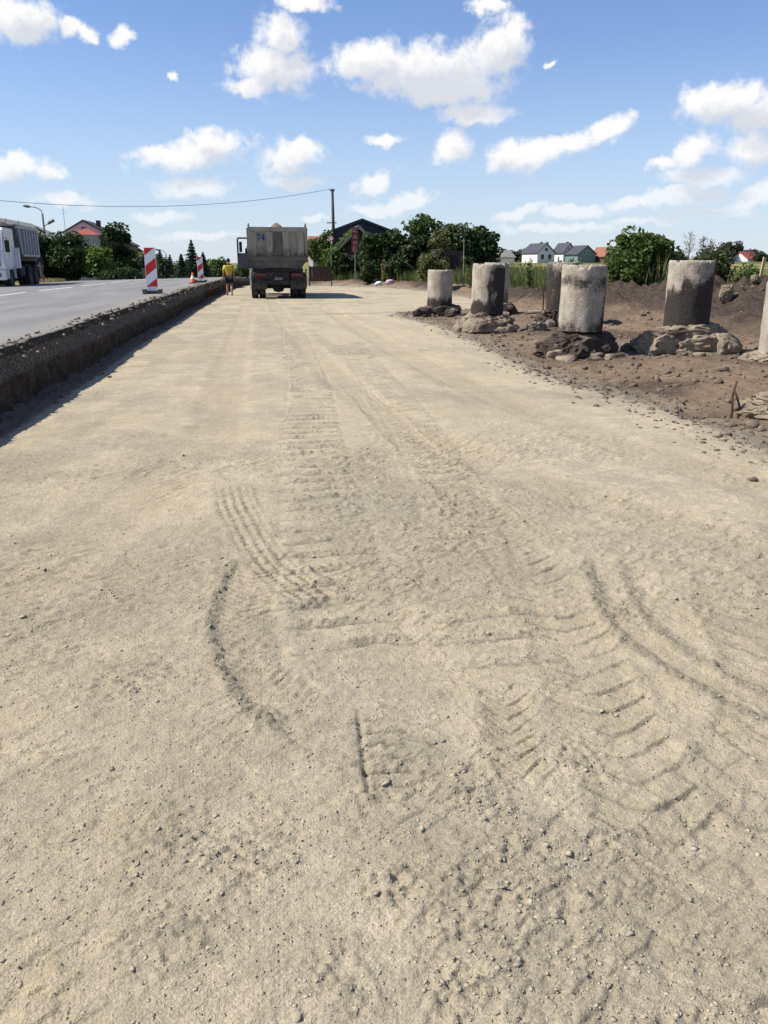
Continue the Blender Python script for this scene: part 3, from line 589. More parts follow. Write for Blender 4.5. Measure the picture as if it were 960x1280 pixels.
# the cut face between the old road and the lower crushed stone
v = np.linspace(0, 1, 34); BX = []; hgt = .74
YY = np.repeat(ys[:, None], len(v), 1); VV = np.repeat(v[None], len(ys), 0)
sh = .10 + .10 * fbm2(ys * .35, ys * 0, 3, 190)
off = np.where(VV < .16, .004, sh[:, None] * ss(.14, .45, VV)) + .07 * ss(.85, 1, VV)
off = off + (.07 * fbm2(YY * 2.2, VV * 2.6, 4, 200) + .035 * fbm2(YY * 9, VV * 8, 3, 210)) * ss(.0, .2, VV)
BXX = XE[:, None] + off; BZ = (asphalt_z(XE, ys) - .012)[:, None] - hgt * VV + drop(BXX, YY) * 0
me = grid_mesh('road_bank', BXX, YY, BZ); me.flip_normals(); attr(me, 'depth', VV * hgt)
tag(link('road_bank', me, M['bank'], smooth=True), kind='structure')

# ------------------------------------------------------------------ loose stones and clods (uncountable)
OCT_V = np.array([(1, 0, 0), (-1, 0, 0), (0, 1, 0), (0, -1, 0), (0, 0, 1), (0, 0, -1)], float); OCT_F = np.array([(0, 2, 4), (2, 1, 4), (1, 3, 4), (3, 0, 4), (2, 0, 5), (1, 2, 5), (3, 1, 5), (0, 3, 5)])
_t = (1 + 5 ** .5) / 2
ICO_V = np.array([(-1, _t, 0), (1, _t, 0), (-1, -_t, 0), (1, -_t, 0), (0, -1, _t), (0, 1, _t), (0, -1, -_t), (0, 1, -_t), (_t, 0, -1), (_t, 0, 1), (-_t, 0, -1), (-_t, 0, 1)]) / math.hypot(1, _t)
ICO_F = np.array([(0, 11, 5), (0, 5, 1), (0, 1, 7), (0, 7, 10), (0, 10, 11), (1, 5, 9), (5, 11, 4), (11, 10, 2), (10, 7, 6), (7, 1, 8), (3, 9, 4), (3, 4, 2), (3, 2, 6), (3, 6, 8), (3, 8, 9), (4, 9, 5), (2, 4, 11), (6, 2, 10), (8, 6, 7), (9, 8, 1)])
def scatter(name, P, size, flat, mat_, BV=ICO_V, BF=ICO_F, seed=1, parent=None):
    r = np.random.default_rng(seed); n = len(P); k = len(BV)
    V_ = BV[None] * (1 + .38 * (r.random((n, k, 1)) - .5) * 2); sc = size[:, None] * np.stack([.75 + .7 * r.random(n), .55 + .5 * r.random(n), flat * (.6 + .8 * r.random(n))], 1)
    V_ = V_ * sc[:, None]; th = r.random(n) * 6.28; tl = (r.random(n) - .5) * 1.1; c, s = np.cos(tl)[:, None], np.sin(tl)[:, None]
    y2 = V_[..., 1] * c - V_[..., 2] * s; z2 = V_[..., 1] * s + V_[..., 2] * c; c, s = np.cos(th)[:, None], np.sin(th)[:, None]
    V_ = np.stack([V_[..., 0] * c - y2 * s, V_[..., 0] * s + y2 * c, z2], -1) + P[:, None]
    F_ = BF[None] + (np.arange(n) * k)[:, None, None]
    return tag(link(name, fast_mesh(name, V_.reshape(-1, 3), F_.reshape(-1, 3), 3), mat_, parent), kind='stuff')
r = np.random.default_rng(3); n = 170000
Y_ = 1 / (1 / .9 - r.random(n) * (1 / .9 - 1 / 17)); X_ = (-1.3 - .36 * Y_) + r.random(n) * (2.9 + 1.15 * Y_); X_ = np.clip(X_, -2.7, 4.6)
z_, s_, c_ = gravel_z(X_, Y_); clump = ss(-.1, .45, fbm2(X_ * 5, Y_ * 5, 3, 220))
keep = r.random(n) < (.04 + .80 * s_ * (.25 + .75 * clump)) * (1 - .5 * c_); X_, Y_, z_ = X_[keep], Y_[keep], z_[keep]; n = len(X_)
sz_ = .0022 + .0055 * r.random(n) ** 2.2 + .009 * (r.random(n) < .07) * r.random(n); sz_ *= .75 + .12 * np.minimum(Y_, 12)
scatter('loose_gravel', np.stack([X_, Y_, z_ + sz_ * .02], 1), sz_, .42, M['pebble'], OCT_V, OCT_F, 4)
n = 3800; tt = r.random(n); i = 6 + tt * 70; P = EDGE[i.astype(int)] + (EDGE[np.minimum(i.astype(int) + 1, 89)] - EDGE[i.astype(int)]) * (i % 1)[:, None]
X_ = P[:, 0] + r.normal(0, .28, n) + .12; Y_ = P[:, 1] + r.normal(0, .25, n); m = (Y_ > 2) & (Y_ < 62); X_, Y_ = X_[m], Y_[m]
z_ = np.maximum(gravel_z(X_, Y_)[0], soil_z(X_, Y_)[0]); sz_ = .007 + .033 * r.random(len(X_)) ** 4; scatter('edge_stones', np.stack([X_, Y_, z_ + sz_ * .05], 1), sz_, .6, M['clod'], seed=5)
n = 9000; Y_ = 4 + 26 * r.random(n) ** 1.3; X_ = 4.2 + r.random(n) * (3 + .75 * Y_); z_, d_, g_ = soil_z(X_, Y_); k_ = (edge_dist(X_, Y_) < -.2) & (X_ < 20.5); X_, Y_, z_ = X_[k_], Y_[k_], z_[k_]
sz_ = .009 + .065 * r.random(len(X_)) ** 7 + .012 * r.random(len(X_)); scatter('soil_clods', np.stack([X_, Y_, z_ + sz_ * .1], 1), sz_, .7, M['clod'], seed=6)
n = 3600; Y_ = 3 + 75 * r.random(n) ** 1.4; X_ = xedge(Y_) + r.normal(.0, .10, n) - .03; on = X_ < xedge(Y_); z_ = np.where(on, asphalt_z(X_, Y_), asphalt_z(X_, Y_) - np.abs(X_ - xedge(Y_)) * 1.2)
sz_ = (.008 + .04 * r.random(n) ** 3.0) * (.6 + .5 * ss(6, 20, Y_)); k_ = r.random(n) < .25 + .75 * ss(-.1, .3, fbm2(Y_ * .7, Y_ * 0, 3, 230)); scatter('bank_rubble', np.stack([X_, Y_, z_ + sz_ * .2], 1)[k_], sz_[k_], .7, M['rubble'], seed=7)
n = 900; Y_ = 4 + 50 * r.random(n) ** 1.5; X_ = xedge(Y_) + .15 + np.abs(r.normal(0, .16, n)); z_ = gravel_z(X_, Y_)[0]; sz_ = .008 + .03 * r.random(n) ** 3; scatter('bank_foot_stones', np.stack([X_, Y_, z_ + sz_ * .2], 1), sz_, .6, M['clod'], seed=8)

# ================================================================== THINGS
# ------------------------------------------------------------------ dump trucks
def wheel(parent, x, y, r, w, sign, mats, name='wheel'):
    p = empty(name, (x, y, r)); p.parent = parent
    n = 24; prof = [(r * .58, -w * .46), (r * .80, -w * .5), (r * .95, -w * .45), (r, -w * .32), (r, w * .32), (r * .95, w * .45), (r * .80, w * .5), (r * .58, w * .46)]
    MB().lathe(prof, n, axis='x', close=True).build('tyre', mats['tyre'], p, True)
    rp = [(0.02, sign * w * .18), (r * .22, sign * w * .18), (r * .25, sign * w * .05), (r * .5, sign * w * .02), (r * .56, sign * w * .36), (r * .60, sign * w * .36), (r * .60, -sign * w * .4), (r * .02, -sign * w * .2)]
    MB().lathe(rp, n, axis='x').build('rim', mats['rim'], p, True); return p
def dump_truck(loc, rz, label, P):
    """origin: ground under the middle of the tailgate, nose along +Y"""
    T = empty('dump_truck', loc, rz, label, 'dump truck', 'dump trucks on the road works')
    W2 = 1.24; zt = P['top']; zb = 1.74; zf = 1.36; L = 5.0; b_, rb = P['body'], P['rib']
    # tailgate with its ribs and framed panels
    g = MB().prism([(-W2, zb), (W2, zb), (W2, zt - .10), (-W2, zt - .10)], .0, .05).build('tailgate', b_, T)
    MB().box(-W2 - .01, W2 + .01, -.055, .06, zt - .22, zt - .03).build('top_rail', rb, g)
    for x0, x1 in ((-1.23, -.92), (-.50, -.20), (.22, .52), (.86, 1.18)):
        MB().prism([(x0, -.004), (x1, -.004), (x1 - .03, -.085), (x0 + .03, -.085)], zb + .10, zt - .23, 'z').build('rib', rb, g)
    MB().box(-.19, .21, -.018, -.003, zb + .12, zt - .24).build('middle_panel', M['dump_low'], g)
    MB().box(-W2, W2, -.07, .045, zb - .10, zb + .09).build('bottom_rail', M['dump_low'], g)
    for s in (-1, 1):
        MB().box(s * W2 - .045, s * W2 + .045, -.08, .10, zb - .05, zt + .05).tube([(s * W2, .0, zt - .02), (s * W2, .0, zt + .12)], [.045, .035], 8).build('corner_post', rb, T)
    # chamfered lower body under the gate
    ch = [(-W2 - .02, zb - .10), (W2 + .02, zb - .10), (W2 - .20, zf), (-W2 + .20, zf)]
    MB().prism(ch, .012, .08).build('rear_sill', M['dump_low'], T)
    for s in (-1, 1): MB().bar((s * (W2 + .0), -.03, zb - .02), (s * (W2 - .22), -.03, zf - .02), .045).bar((s * (W2 - .22), -.03, zf - .01), (s * .55, -.03, zf - .01), .045).build('sill_edge', rb, T)
    # tub: floor, walls with ribs, headboard with a lip over the cab
    wall_poly = [(.10, zb - .1), (L - .9, zb - .1), (L, zt - .05), (L, zt), (.10, zt - .06)]
    for s in (-1, 1):
        w = MB().prism(wall_poly, s * W2 - .03, s * W2 + .03, 'x').build('side_wall', b_, T)
        for k in range(7):
            y = .35 + k * (L - 1.3) / 6.0; xo = s * (W2 + .031)
            MB().prism([(y - .09 + (.12 if k == 6 else 0), zb - .05), (y + .09 + (.12 if k == 6 else 0), zb - .05), (y + .09 + (.45 if k == 6 else 0), zt - .22), (y - .09 + (.45 if k == 6 else 0), zt - .22)], min(xo, xo + s * .07), max(xo, xo + s * .07), 'x').build('rib', rb, w)
        MB().box(min(s * W2, s * (W2 + .1)), max(s * W2, s * (W2 + .1)), .12, L - .02, zt - .20, zt - .07).build('top_rail', rb, w)
        MB().box(min(s * W2, s * (W2 + .09)), max(s * W2, s * (W2 + .09)), .12, L - 1.0, zb - .16, zb - .06).build('bottom_rail', rb, w)
    MB().prism([(L - .95, zb - .1), (L - .87, zb - .1), (L + .03, zt - .04), (L - .05, zt - .04)], -W2 + .032, W2 - .032, 'x').build('headboard', b_, T)
    MB().box(-W2 + .05, W2 - .05, L + .035, L + .75, zt - .12, zt - .05).build('cab_guard', b_, T)
    MB().box(-W2 + .032, W2 - .032, .085, L - .95, zb - .18, zb - .02).prism([(-W2 + .22, zf), (W2 - .22, zf), (W2 - .04, zb - .19), (-W2 + .04, zb - .19)], .09, L - 1.2).build('tub_floor', M['dump_low'], T)
    if P.get('load'):
        n = 26; a, b2 = np.meshgrid(np.linspace(-W2 + .04, W2 - .04, n), np.linspace(.06, L - .3, 40)); rr = np.exp(-((a + .06) / .34) ** 2)
        h = zt - .34 + .58 * np.exp(-((a - .02) / .42) ** 2) * np.exp(-((b2 - 2.2) / 1.6) ** 2) + .06 * fbm2(a * 4, b2 * 4, 3, 9)
        link('load', grid_mesh('load', a, b2, h), M['load'], T, True)
    # chassis, axles, lights
    MB().box(-.46, -.34, .15, 7.2, .82, 1.12).box(.34, .46, .15, 7.2, .82, 1.12).box(-.33, .33, .2, .35, .78, 1.15).box(-.33, .33, 2.1, 2.25, .85, 1.1).box(-.33, .33, 4.6, 4.8, .85, 1.1).build('frame', M['chassis'], T)
    MB().box(-1.1, 1.1, .16, .30, 1.16, 1.34).box(-.48, .48, .05, .17, .62, 1.14).build('hinge_beam', M['chassis'], T)
    rbm = MB().box(-1.15, 1.15, -.02, .08, .70, .80).build('rear_bumper', M['chassis'], T)
    for s in (-1, 1):
        lb = MB().box(s * .82 - .28, s * .82 + .28, -.03, .10, .95, 1.14).build('tail_light', M['chassis'], T)
        MB().box(s * .82 - .25, s * .82 + .25, -.045, -.028, .98, 1.11).build('lens', M['red_lens'], lb)
        MB().box(s * .88 - .36, s * .88 + .36, .13, .155, .42, 1.0).build('mud_flap', M['rubber'], T)
        MB().box(s * W2 - .02 - .02, s * W2 + .02, .12, .16, .5, 1.3).build('flap_bracket', M['cab_white'] if s < 0 else M['chassis'], T)
    MB().box(-.19, .19, -.03, -.016, .83, .93).build('number_plate', M['white_plate'], rbm); MB().tube([(-.12, -.05, .95), (-.12, -.09, .95)], [.05, .05], 10).build('tow_hook', M['rim'], T)
    for y in (.95, 2.32):
        MB().tube([(-1.1, y, .53), (1.1, y, .53)], .10, 10).lathe([(.02, -.3), (.22, -.2), (.27, 0), (.22, .2), (.02, .3)], 12, (0, y, .53), 'x').build('rear_axle', M['chassis'], T, True)
        for s in (-1, 1):
            wheel(T, s * 1.08, y, .53, .30, s, M); wheel(T, s * .74, y, .53, .30, s, M)
        for s in (-1, 1): MB().prism([(y - .62, .62), (y - .5, 1.0), (y - .2, 1.14), (y + .2, 1.14), (y + .5, 1.0), (y + .62, .62), (y + .58, .62), (y + .46, .96), (y + .18, 1.1), (y - .18, 1.1), (y - .46, .96), (y - .58, .62)], s * .9 - .32, s * .9 + .32, 'x').build('mudguard', M['chassis'], T)
    for s in (-1, 1): wheel(T, s * 1.02, 6.3, .53, .32, s, M)
    MB().tube([(-1, 6.3, .53), (1, 6.3, .53)], .08, 8).build('front_axle', M['chassis'], T)
    MB().lathe([(.02, -.55), (.3, -.55), (.3, .55), (.02, .55)], 14, (1.0, 4.1, .85), 'y').build('fuel_tank', M['rim'], T, True); MB().box(-1.2, -.7, 3.6, 4.6, .6, 1.1).build('air_tank_box', M['chassis'], T)
    # forward-control cab
    cb = P['cab']; y0, y1, zc0, zc1 = L + .22, 7.55, .95, P['cab_top']
    side = [(y0, zc0), (y1 - .03, zc0), (y1, zc0 + .2), (y1, zc0 + .95), (y1 - .22, zc1 - .12), (y1 - .42, zc1), (y0 + .12, zc1), (y0, zc1 - .12)]
    c = MB().prism(side, -1.18, 1.18, 'x').build('cab', cb, T)
    MB().add([(-1.06, y1 + .006, zc0 + 1.0), (1.06, y1 + .006, zc0 + 1.0), (1.02, y1 - .19, zc1 - .16), (-1.02, y1 - .19, zc1 - .16)], [(0, 1, 2, 3)]).build('windscreen', M['glass'], c)
    MB().box(-1.0, 1.0, y1 + .002, y1 + .03, zc0 + .15, zc0 + .75).build('grille', M['chassis'], c); MB().box(-1.22, 1.22, y1 - .05, y1 + .18, .45, .92).build('front_bumper', P['bumper'], T)
    for s in (-1, 1):
        MB().box(s * .86 - .17, s * .86 + .17, y1 + .18, y1 + .2, .6, .78).build('headlight', M['white_plate'], T)
        MB().prism([(5.55, .5), (5.62, .95), (5.95, 1.16), (6.65, 1.16), (7.0, .95), (7.05, .5), (6.98, .5), (6.9, .9), (6.6, 1.08), (6.0, 1.08), (5.7, .9), (5.62, .5)], s * 1.02 - .2, s * 1.02 + .2, 'x').build('front_mudguard', P['bumper'], T)
        mr = MB().tube([(s * 1.18, y1 - .15, 2.4), (s * 1.42, y1 + .05, 2.4), (s * 1.42, y1 + .05, 1.7)], .02, 6).build('mirror_arm', M['chassis'], T); MB().box(s * 1.42 - .10, s * 1.42 + .10, y1 + .04, y1 + .10, 1.75, 2.3).build('mirror', M['chassis'], mr)
    # right-hand door shut, left-hand door open or shut
    dl = [(y0 + .25, 1.05), (y1 - .2, 1.05), (y1 - .12, 1.95), (y1 - .3, zc1 - .18), (y0 + .25, zc1 - .18)]; wl = [(y0 + .33, 1.98), (y1 - .2, 1.98), (y1 - .35, zc1 - .26), (y0 + .33, zc1 - .26)]
    d = MB().prism(dl, 1.182, 1.205, 'x').build('door', cb, c); MB().prism(wl, 1.206, 1.212, 'x').build('door_window', M['glass'], d)
    if P['open']:
        hy = y1 - .35; d = MB(); x0, x1 = -1.93, -1.20; zl, zh = 1.30, 2.84
        d.box(x0, x1, hy - .03, hy + .03, zl, 2.06); d.box(x0, x0 + .09, hy - .028, hy + .028, 2.06, zh - .08); d.box(x1 - .07, x1, hy - .028, hy + .028, 2.06, zh); d.prism([(x0, zh - .08), (x0 + .08, zh), (x1, zh), (x1, zh - .08)], hy - .027, hy + .027)
        d = d.build('door', cb, c); tag(d, 'open driver door swung out beside the tub'); MB().box(x0 + .02, x0 + .10, hy - .05, hy - .03, 1.9, 1.98).build('door_handle', M['chassis'], d)
        MB().box(x0 + .12, x0 + .27, hy - .10, hy - .04, 2.1, 2.62).build('mirror', M['chassis'], d)
        MB().prism(dl, -1.19, -1.182, 'x').build('door_opening', M['chassis'], c)
    else:
        d = MB().prism(dl, -1.205, -1.182, 'x').build('door', cb, c); MB().prism(wl, -1.212, -1.206, 'x').build('door_window', M['glass'], d)
        MB().prism([(y0 + .02, 1.0), (y0 + .24, 1.0), (y0 + .24, 1.6), (y0 + .15, 1.95), (y0 + .02, 2.0)], -1.42, -1.21, 'x').build('air_intake', cb, T)
    if P.get('number'):
        segs = {'7': [((0, 1), (.62, 1)), ((.62, 1), (.2, 0))], '4': [((.5, 0), (.5, 1)), ((.5, 1), (0, .33)), ((0, .33), (.72, .33))]}
        for ch_, xo in (('7', -.875), ('4', -.70)):
            q = MB()
            for (a0, b0), (a1, b1) in segs[ch_]: q.bar((xo + a0 * .19, -.012, 2.49 + b0 * .27), (xo + a1 * .19, -.012, 2.49 + b1 * .27), .045, .018, up=(0, 1, 0))
            q.build('digit', M['blue'], g)
    return T
near_truck = dump_truck((.98, 38.75, -.01), 0, 'muddy grey dump truck seen from behind with number 74 on its tailgate and door open', dict(top=3.10, body=M['dump_body'], rib=M['dump_rib'], cab=M['cab'], bumper=M['chassis'], cab_top=2.95, open=True, load=True, number=True))
far_truck = dump_truck((-13.45, 51.7, .30), math.pi + rad(1.5), 'dump truck with white cab and ribbed grey tub on the far lane', dict(top=3.15, body=M['grey_body'], rib=M['grey_rib'], cab=M['cab_white'], bumper=M['cab_white'], cab_top=2.9, open=False, load=True))

# ------------------------------------------------------------------ warning beacons and cone
def beacon(x, y, hpan, wpan, label):
    z = float(asphalt_z(np.array([x]), np.array([y]))[0]); T = empty('warning_beacon', (x, y, z), rad(-2), label, 'beacon', 'striped beacons along the cut edge')
    MB().prism([(-.27, 0), (.27, 0), (.25, .06), (.18, .09), (-.18, .09), (-.25, .06)], -.20, .20).build('foot', M['rubber'], T)
    for s in (-1, 1): MB().box(s * .225 - .045, s * .225 + .045, -.205, .205, .02, .135).build('foot_grip', M['rim'], T)
    MB().box(-wpan / 2 + .04, wpan / 2 - .04, -.02, .02, .09, .22).build('stem', M['white_panel'], T)
    z0 = .20; p = MB().box(-wpan / 2 - .012, wpan / 2 + .012, -.014, .016, z0 - .012, z0 + hpan + .012).build('panel', M['white_panel'], T); h = wpan / 2; sl = wpan * .95; st = hpan / 5.0
    def clip(poly, zlo, zhi):
        for lim, sgn in ((zlo, 1), (zhi, -1)):
            out = []
            for (a, b) in zip(poly, poly[1:] + poly[:1]):
                ia, ib = sgn * (a[1] - lim) >= 0, sgn * (b[1] - lim) >= 0
                if ia: out.append(a)
                if ia != ib: t_ = (lim - a[1]) / (b[1] - a[1]); out.append((a[0] + t_ * (b[0] - a[0]), lim))
            poly = out
            if not poly: return poly
        return poly
    for k in (-.25, .28, .81):
        zz0 = z0 + k * hpan; q = clip([(-h, zz0), (h, zz0 + .21 * hpan), (h, zz0 + .475 * hpan), (-h, zz0 + .265 * hpan)], z0, z0 + hpan)
        if len(q) > 2: MB().prism(q, -.020, -.0142).build('stripe', M['red_panel'], p)
    return T
beacon(-3.12, 26.6, 1.12, .31, 'tall red and white striped beacon, nearest one on the asphalt edge')
beacon(-2.66, 42.3, .98, .25, 'smaller striped beacon farther along, beside the orange cone')
zc = float(asphalt_z(np.array([-2.86]), np.array([40.6]))[0]); T = empty('traffic_cone', (-2.92, 40.6, zc), 0, 'small orange traffic cone with white band beside the far beacon', 'cone')
MB().box(-.17, .17, -.17, .17, 0, .035).build('base', M['rubber'], T); MB().lathe([(.125, .036), (.03, .48), (.005, .49)], 18).build('body', M['orange'], T, True); MB().lathe([(.098, .20), (.068, .33)], 18).build('reflective_band', M['white_panel'], T, True)

# ------------------------------------------------------------------ people
def skin_body(name, J, E_, mat_, parent, sub=2, root=0):
    bm = bmesh.new(); lay = bm.verts.layers.skin.verify(); vs = [bm.verts.new(p[:3]) for p in J]
    for a_, b_ in E_: bm.edges.new((vs[a_], vs[b_]))
    for v_, p in zip(vs, J): v_[lay].radius = (p[3], p[4] if len(p) > 4 else p[3])
    vs[root][lay].use_root = True
    me = bpy.data.meshes.new(name); bm.to_mesh(me); bm.free(); o = bpy.data.objects.new(name, me); COL.objects.link(o)
    o.modifiers.new('skin', 'SKIN'); m = o.modifiers.new('sub', 'SUBSURF'); m.levels = sub; m.render_levels = sub
    dg = bpy.context.evaluated_depsgraph_get(); dg.update(); me2 = bpy.data.meshes.new_from_object(o.evaluated_get(dg)); bpy.data.objects.remove(o); me2.materials.clear()
    return link(name, me2, mat_, parent, True)
def person(loc, rz, label, top, bottom, long_trousers=False, stride=.12):
    """walks along +Y, seen from behind"""
    T = empty('person', loc, rz, label, 'person')
    s = stride
    J = [(0, 0, .95, .145, .115), (0, 0, 1.12, .14, .105), (0, .01, 1.32, .165, .115), (0, .0, 1.43, .10, .08), (0, .01, 1.51, .055, .055), (0, .03, 1.62, .082, .095), (0, .02, 1.70, .062, .075),
         (-.19, .0, 1.38, .062), (-.25, -.03, 1.12, .048), (-.27, .05, .88, .036), (-.275, .09, .79, .034, .02),
         (.19, .0, 1.38, .062), (.25, -.02, 1.12, .048), (.28, .02, .88, .036), (.285, .05, .79, .034, .02),
         (-.095, .02, .86, .095), (-.10, s, .48, .062), (-.105, s * .9, .30, .058), (-.11, s * .7, .075, .038), (-.115, s * .7 + .13, .035, .034),
         (.095, -.01, .86, .095), (.10, .0, .48, .062), (.105, -s * .9, .30, .058), (.11, -s * 1.2, .08, .038), (.115, -s * 1.2 + .13, .03, .034)]
    E_ = [(0, 1), (1, 2), (2, 3), (3, 4), (4, 5), (5, 6), (2, 7), (7, 8), (8, 9), (9, 10), (2, 11), (11, 12), (12, 13), (13, 14), (0, 15), (15, 16), (16, 17), (17, 18), (18, 19), (0, 20), (20, 21), (21, 22), (22, 23), (23, 24)]
    # fingers and thumbs
    for base, sx in ((10, -1), (14, 1)):
        bx, by, bz = J[base][:3]
        for k, (oy, ln) in enumerate(((.035, .072), (.013, .082), (-.009, .078), (-.030, .06))):
            i0 = len(J); J += [(bx + sx * .002, by + oy, bz - .035, .0095), (bx - sx * .004, by + oy + .012, bz - .035 - ln * .55, .009), (bx - sx * .018, by + oy + .022, bz - .035 - ln, .008)]
            E_ += [(base, i0), (i0, i0 + 1), (i0 + 1, i0 + 2)]
        i0 = len(J); J += [(bx - sx * .008, by + .055, bz - .005, .011), (bx - sx * .02, by + .075, bz - .045, .009)]; E_ += [(base, i0), (i0, i0 + 1)]
    skin_body('body', J, E_, M['skin'], T)
    # head details: hair cap, ears, nose
    MB().lathe([(.093 * math.cos(t_), .115 * math.sin(t_)) for t_ in np.linspace(-.35, 1.55, 9)], 16, (0, .008, 1.665)).build('hair', M['hair'], T, True)
    for sx in (-1, 1): MB().lathe([(.004, -.03), (.016, -.015), (.018, .01), (.004, .03)], 8, (sx * .092, .03, 1.625)).build('ear', M['skin'], T, True)
    MB().add([(-.016, .118, 1.60), (.016, .118, 1.60), (0, .148, 1.603), (0, .115, 1.655)], [(0, 1, 2), (0, 2, 3), (1, 3, 2)]).build('nose', M['skin'], T)
    for sx in (-1, 1): MB().lathe([(.003, -.01), (.012, 0), (.003, .01)], 8, (sx * .034, .117, 1.645)).build('eye', M['hair'], T, True)
    MB().box(-.026, .026, .112, .122, 1.57, 1.578).build('mouth', M['trousers'], T)
    # clothes
    JS = [(0, 0, .90, .185, .15), (0, 0, 1.10, .18, .14), (0, .01, 1.31, .195, .14), (0, 0, 1.42, .125, .10), (0, 0, 1.455, .075, .07), (-.20, .0, 1.38, .085), (-.245, -.02, 1.16, .078), (.20, .0, 1.38, .085), (.245, -.015, 1.16, .078)]
    ES = [(0, 1), (1, 2), (2, 3), (3, 4), (2, 5), (5, 6), (2, 7), (7, 8)]
    if long_trousers: JS += [(-.265, .02, .93, .05), (.275, .0, .93, .05)]; ES += [(6, 9), (8, 10)]
    skin_body('shirt', JS, ES, top, T)
    if long_trousers:
        JP = [(0, 0, .93, .17, .135), (-.10, .02, .84, .115), (-.10, s, .48, .085), (-.105, s * .85, .12, .065), (.10, -.01, .84, .115), (.10, 0, .48, .085), (.105, -s, .12, .065)]
        skin_body('trousers', JP, [(0, 1), (1, 2), (2, 3), (0, 4), (4, 5), (5, 6)], bottom, T)
    else:
        JP = [(0, 0, .93, .175, .14), (-.10, .02, .84, .125), (-.105, s * .8, .55, .115), (.10, -.01, .84, .125), (.105, .0, .55, .115)]
        skin_body('shorts', JP, [(0, 1), (1, 2), (0, 3), (3, 4)], bottom, T)
    for (x_, y_, z_) in ((-.112, s * .7 + .05, .0), (.112, -s * 1.2 + .05, .0)):
        MB().prism([(x_ - .045, y_ - .11), (x_ + .045, y_ - .11), (x_ + .055, y_ + .04), (x_ + .035, y_ + .16), (x_ - .035, y_ + .16), (x_ - .055, y_ + .04)], z_, z_ + .035, 'z').build('shoe', M['shoe'], T)
    return T
person((-1.36, 43.6, .0), rad(2), 'person in yellow shirt and black shorts walking away beside the dump truck', M['yellow'], M['shorts'])
zp = .44; person((-13.35, 56.5, zp), rad(60), 'person in dark jacket and brown trousers standing before the left trees', M['dark_cloth'], M['trousers'], True, .10)

# ------------------------------------------------------------------ concrete pipes on their dug-out footings
def blob(name, rx, ry, rz, seed, mat_, parent=None, sub=4, amp=.22, freq=2.2, power=.65, loc=(0, 0, 0), stain=None, facet=.5):
    bm = bmesh.new(); bmesh.ops.create_icosphere(bm, subdivisions=sub, radius=1); me = bpy.data.meshes.new(name); bm.to_mesh(me); bm.free()
    n = len(me.vertices); co = np.empty(n * 3, np.float32); me.vertices.foreach_get('co', co); co = co.reshape(-1, 3).astype(float)
    q = np.sign(co) * np.abs(co) ** power; q /= np.maximum(np.abs(q).max(1, keepdims=True) * .35 + .65 * np.linalg.norm(q, axis=1, keepdims=True), 1e-6)
    sc_ = np.array([rx, ry, rz]); sc_ = sc_ / max(sc_) ; nz = fbm3(co * sc_ * freq * 1.5 + seed, 4, seed) + .45 * fbm3(co * sc_ * freq * 5 + seed, 3, seed + 3); rg = 1 - np.abs(fbm3(co * sc_ * freq * 2.4 + seed * 2, 3, seed + 9)) * 2
    pr = np.random.default_rng(seed + 77); pn = pr.normal(size=(15, 3)); pn /= np.linalg.norm(pn, axis=1, keepdims=True); ph_ = .72 + .33 * pr.random(15); dr = co / np.linalg.norm(co, axis=1, keepdims=True)
    hull = np.min(np.where(dr @ pn.T > .05, ph_[None] / np.maximum(dr @ pn.T, .05), 9), axis=1); hull = np.minimum(hull, 1.35)
    q = (dr * hull[:, None] * .6 + q * .4) * (1 + amp * .65 * nz + amp * facet * .6 * (rg - .5))[:, None]; q = q * np.array([rx, ry, rz])
    me.vertices.foreach_set('co', q.astype(np.float32).ravel()); me.update()
    st = np.clip(.25 + .9 * fbm3(co * 1.6 + 3 * seed, 2, seed + 30) + (stain(q) if stain else 0), 0, 1); attr(me, 'stain', st)
    o = link(name, me, mat_, parent, False); o.location = loc; return o
def pipe_mesh(R, H, th, seed, stain, top_rag, batter=.0):
    nA, nZ = 72, 30; a = np.linspace(0, 2 * np.pi, nA, endpoint=False); r_ = np.random.default_rng(seed)
    ca, sa = np.cos(a), np.sin(a); top = H - .05 * ss(.25, .5, fbm3(np.stack([ca * 5, sa * 5, a * 0 + seed * 2], 1), 3, seed + 5)) - top_rag * np.clip(fbm3(np.stack([ca * 2.5, sa * 2.5, a * 0 + seed], 1), 3, seed) + .15, 0, 1) * 1.2 - .008 * r_.random(nA)
    V_ = []; S_ = []
    zz = np.linspace(0, 1, nZ)
    for k in zz:
        z = k * top; p = np.stack([ca, sa, z], 1); n_ = fbm3(p * np.array([3, 3, 3]) + seed * 3.3, 3, seed + 4)
        r2 = R * (1 + batter * (1 - k)) + .010 * n_ + .006 * fbm3(p * 11 + seed, 2, seed + 7) - .012 * (k > .97); V_.append(np.stack([ca * r2, sa * r2, z], 1)); S_.append(stain(a, z, n_))
    for k in (1.0, .86, .6):
        z = k * top if k < 1 else top - .004; V_.append(np.stack([ca * (R - th), sa * (R - th), z + 0 * a], 1)); S_.append(.25 + 0 * a)
    V_.append(np.stack([ca * .02, sa * .02, .58 * top.mean() + 0 * a], 1)); S_.append(.8 + 0 * a)
    V_ = np.concatenate(V_); i = np.arange(len(V_)).reshape(-1, nA); f = np.stack([i[:-1], np.roll(i, -1, 1)[:-1], np.roll(i, -1, 1)[1:], i[1:]], -1).reshape(-1, 4)
    me = fast_mesh('pipe', V_, f); attr(me, 'stain', np.clip(np.concatenate(S_), 0, 1)); return me
def adist(a, c): return np.abs((a - c + np.pi) % (2 * np.pi) - np.pi)
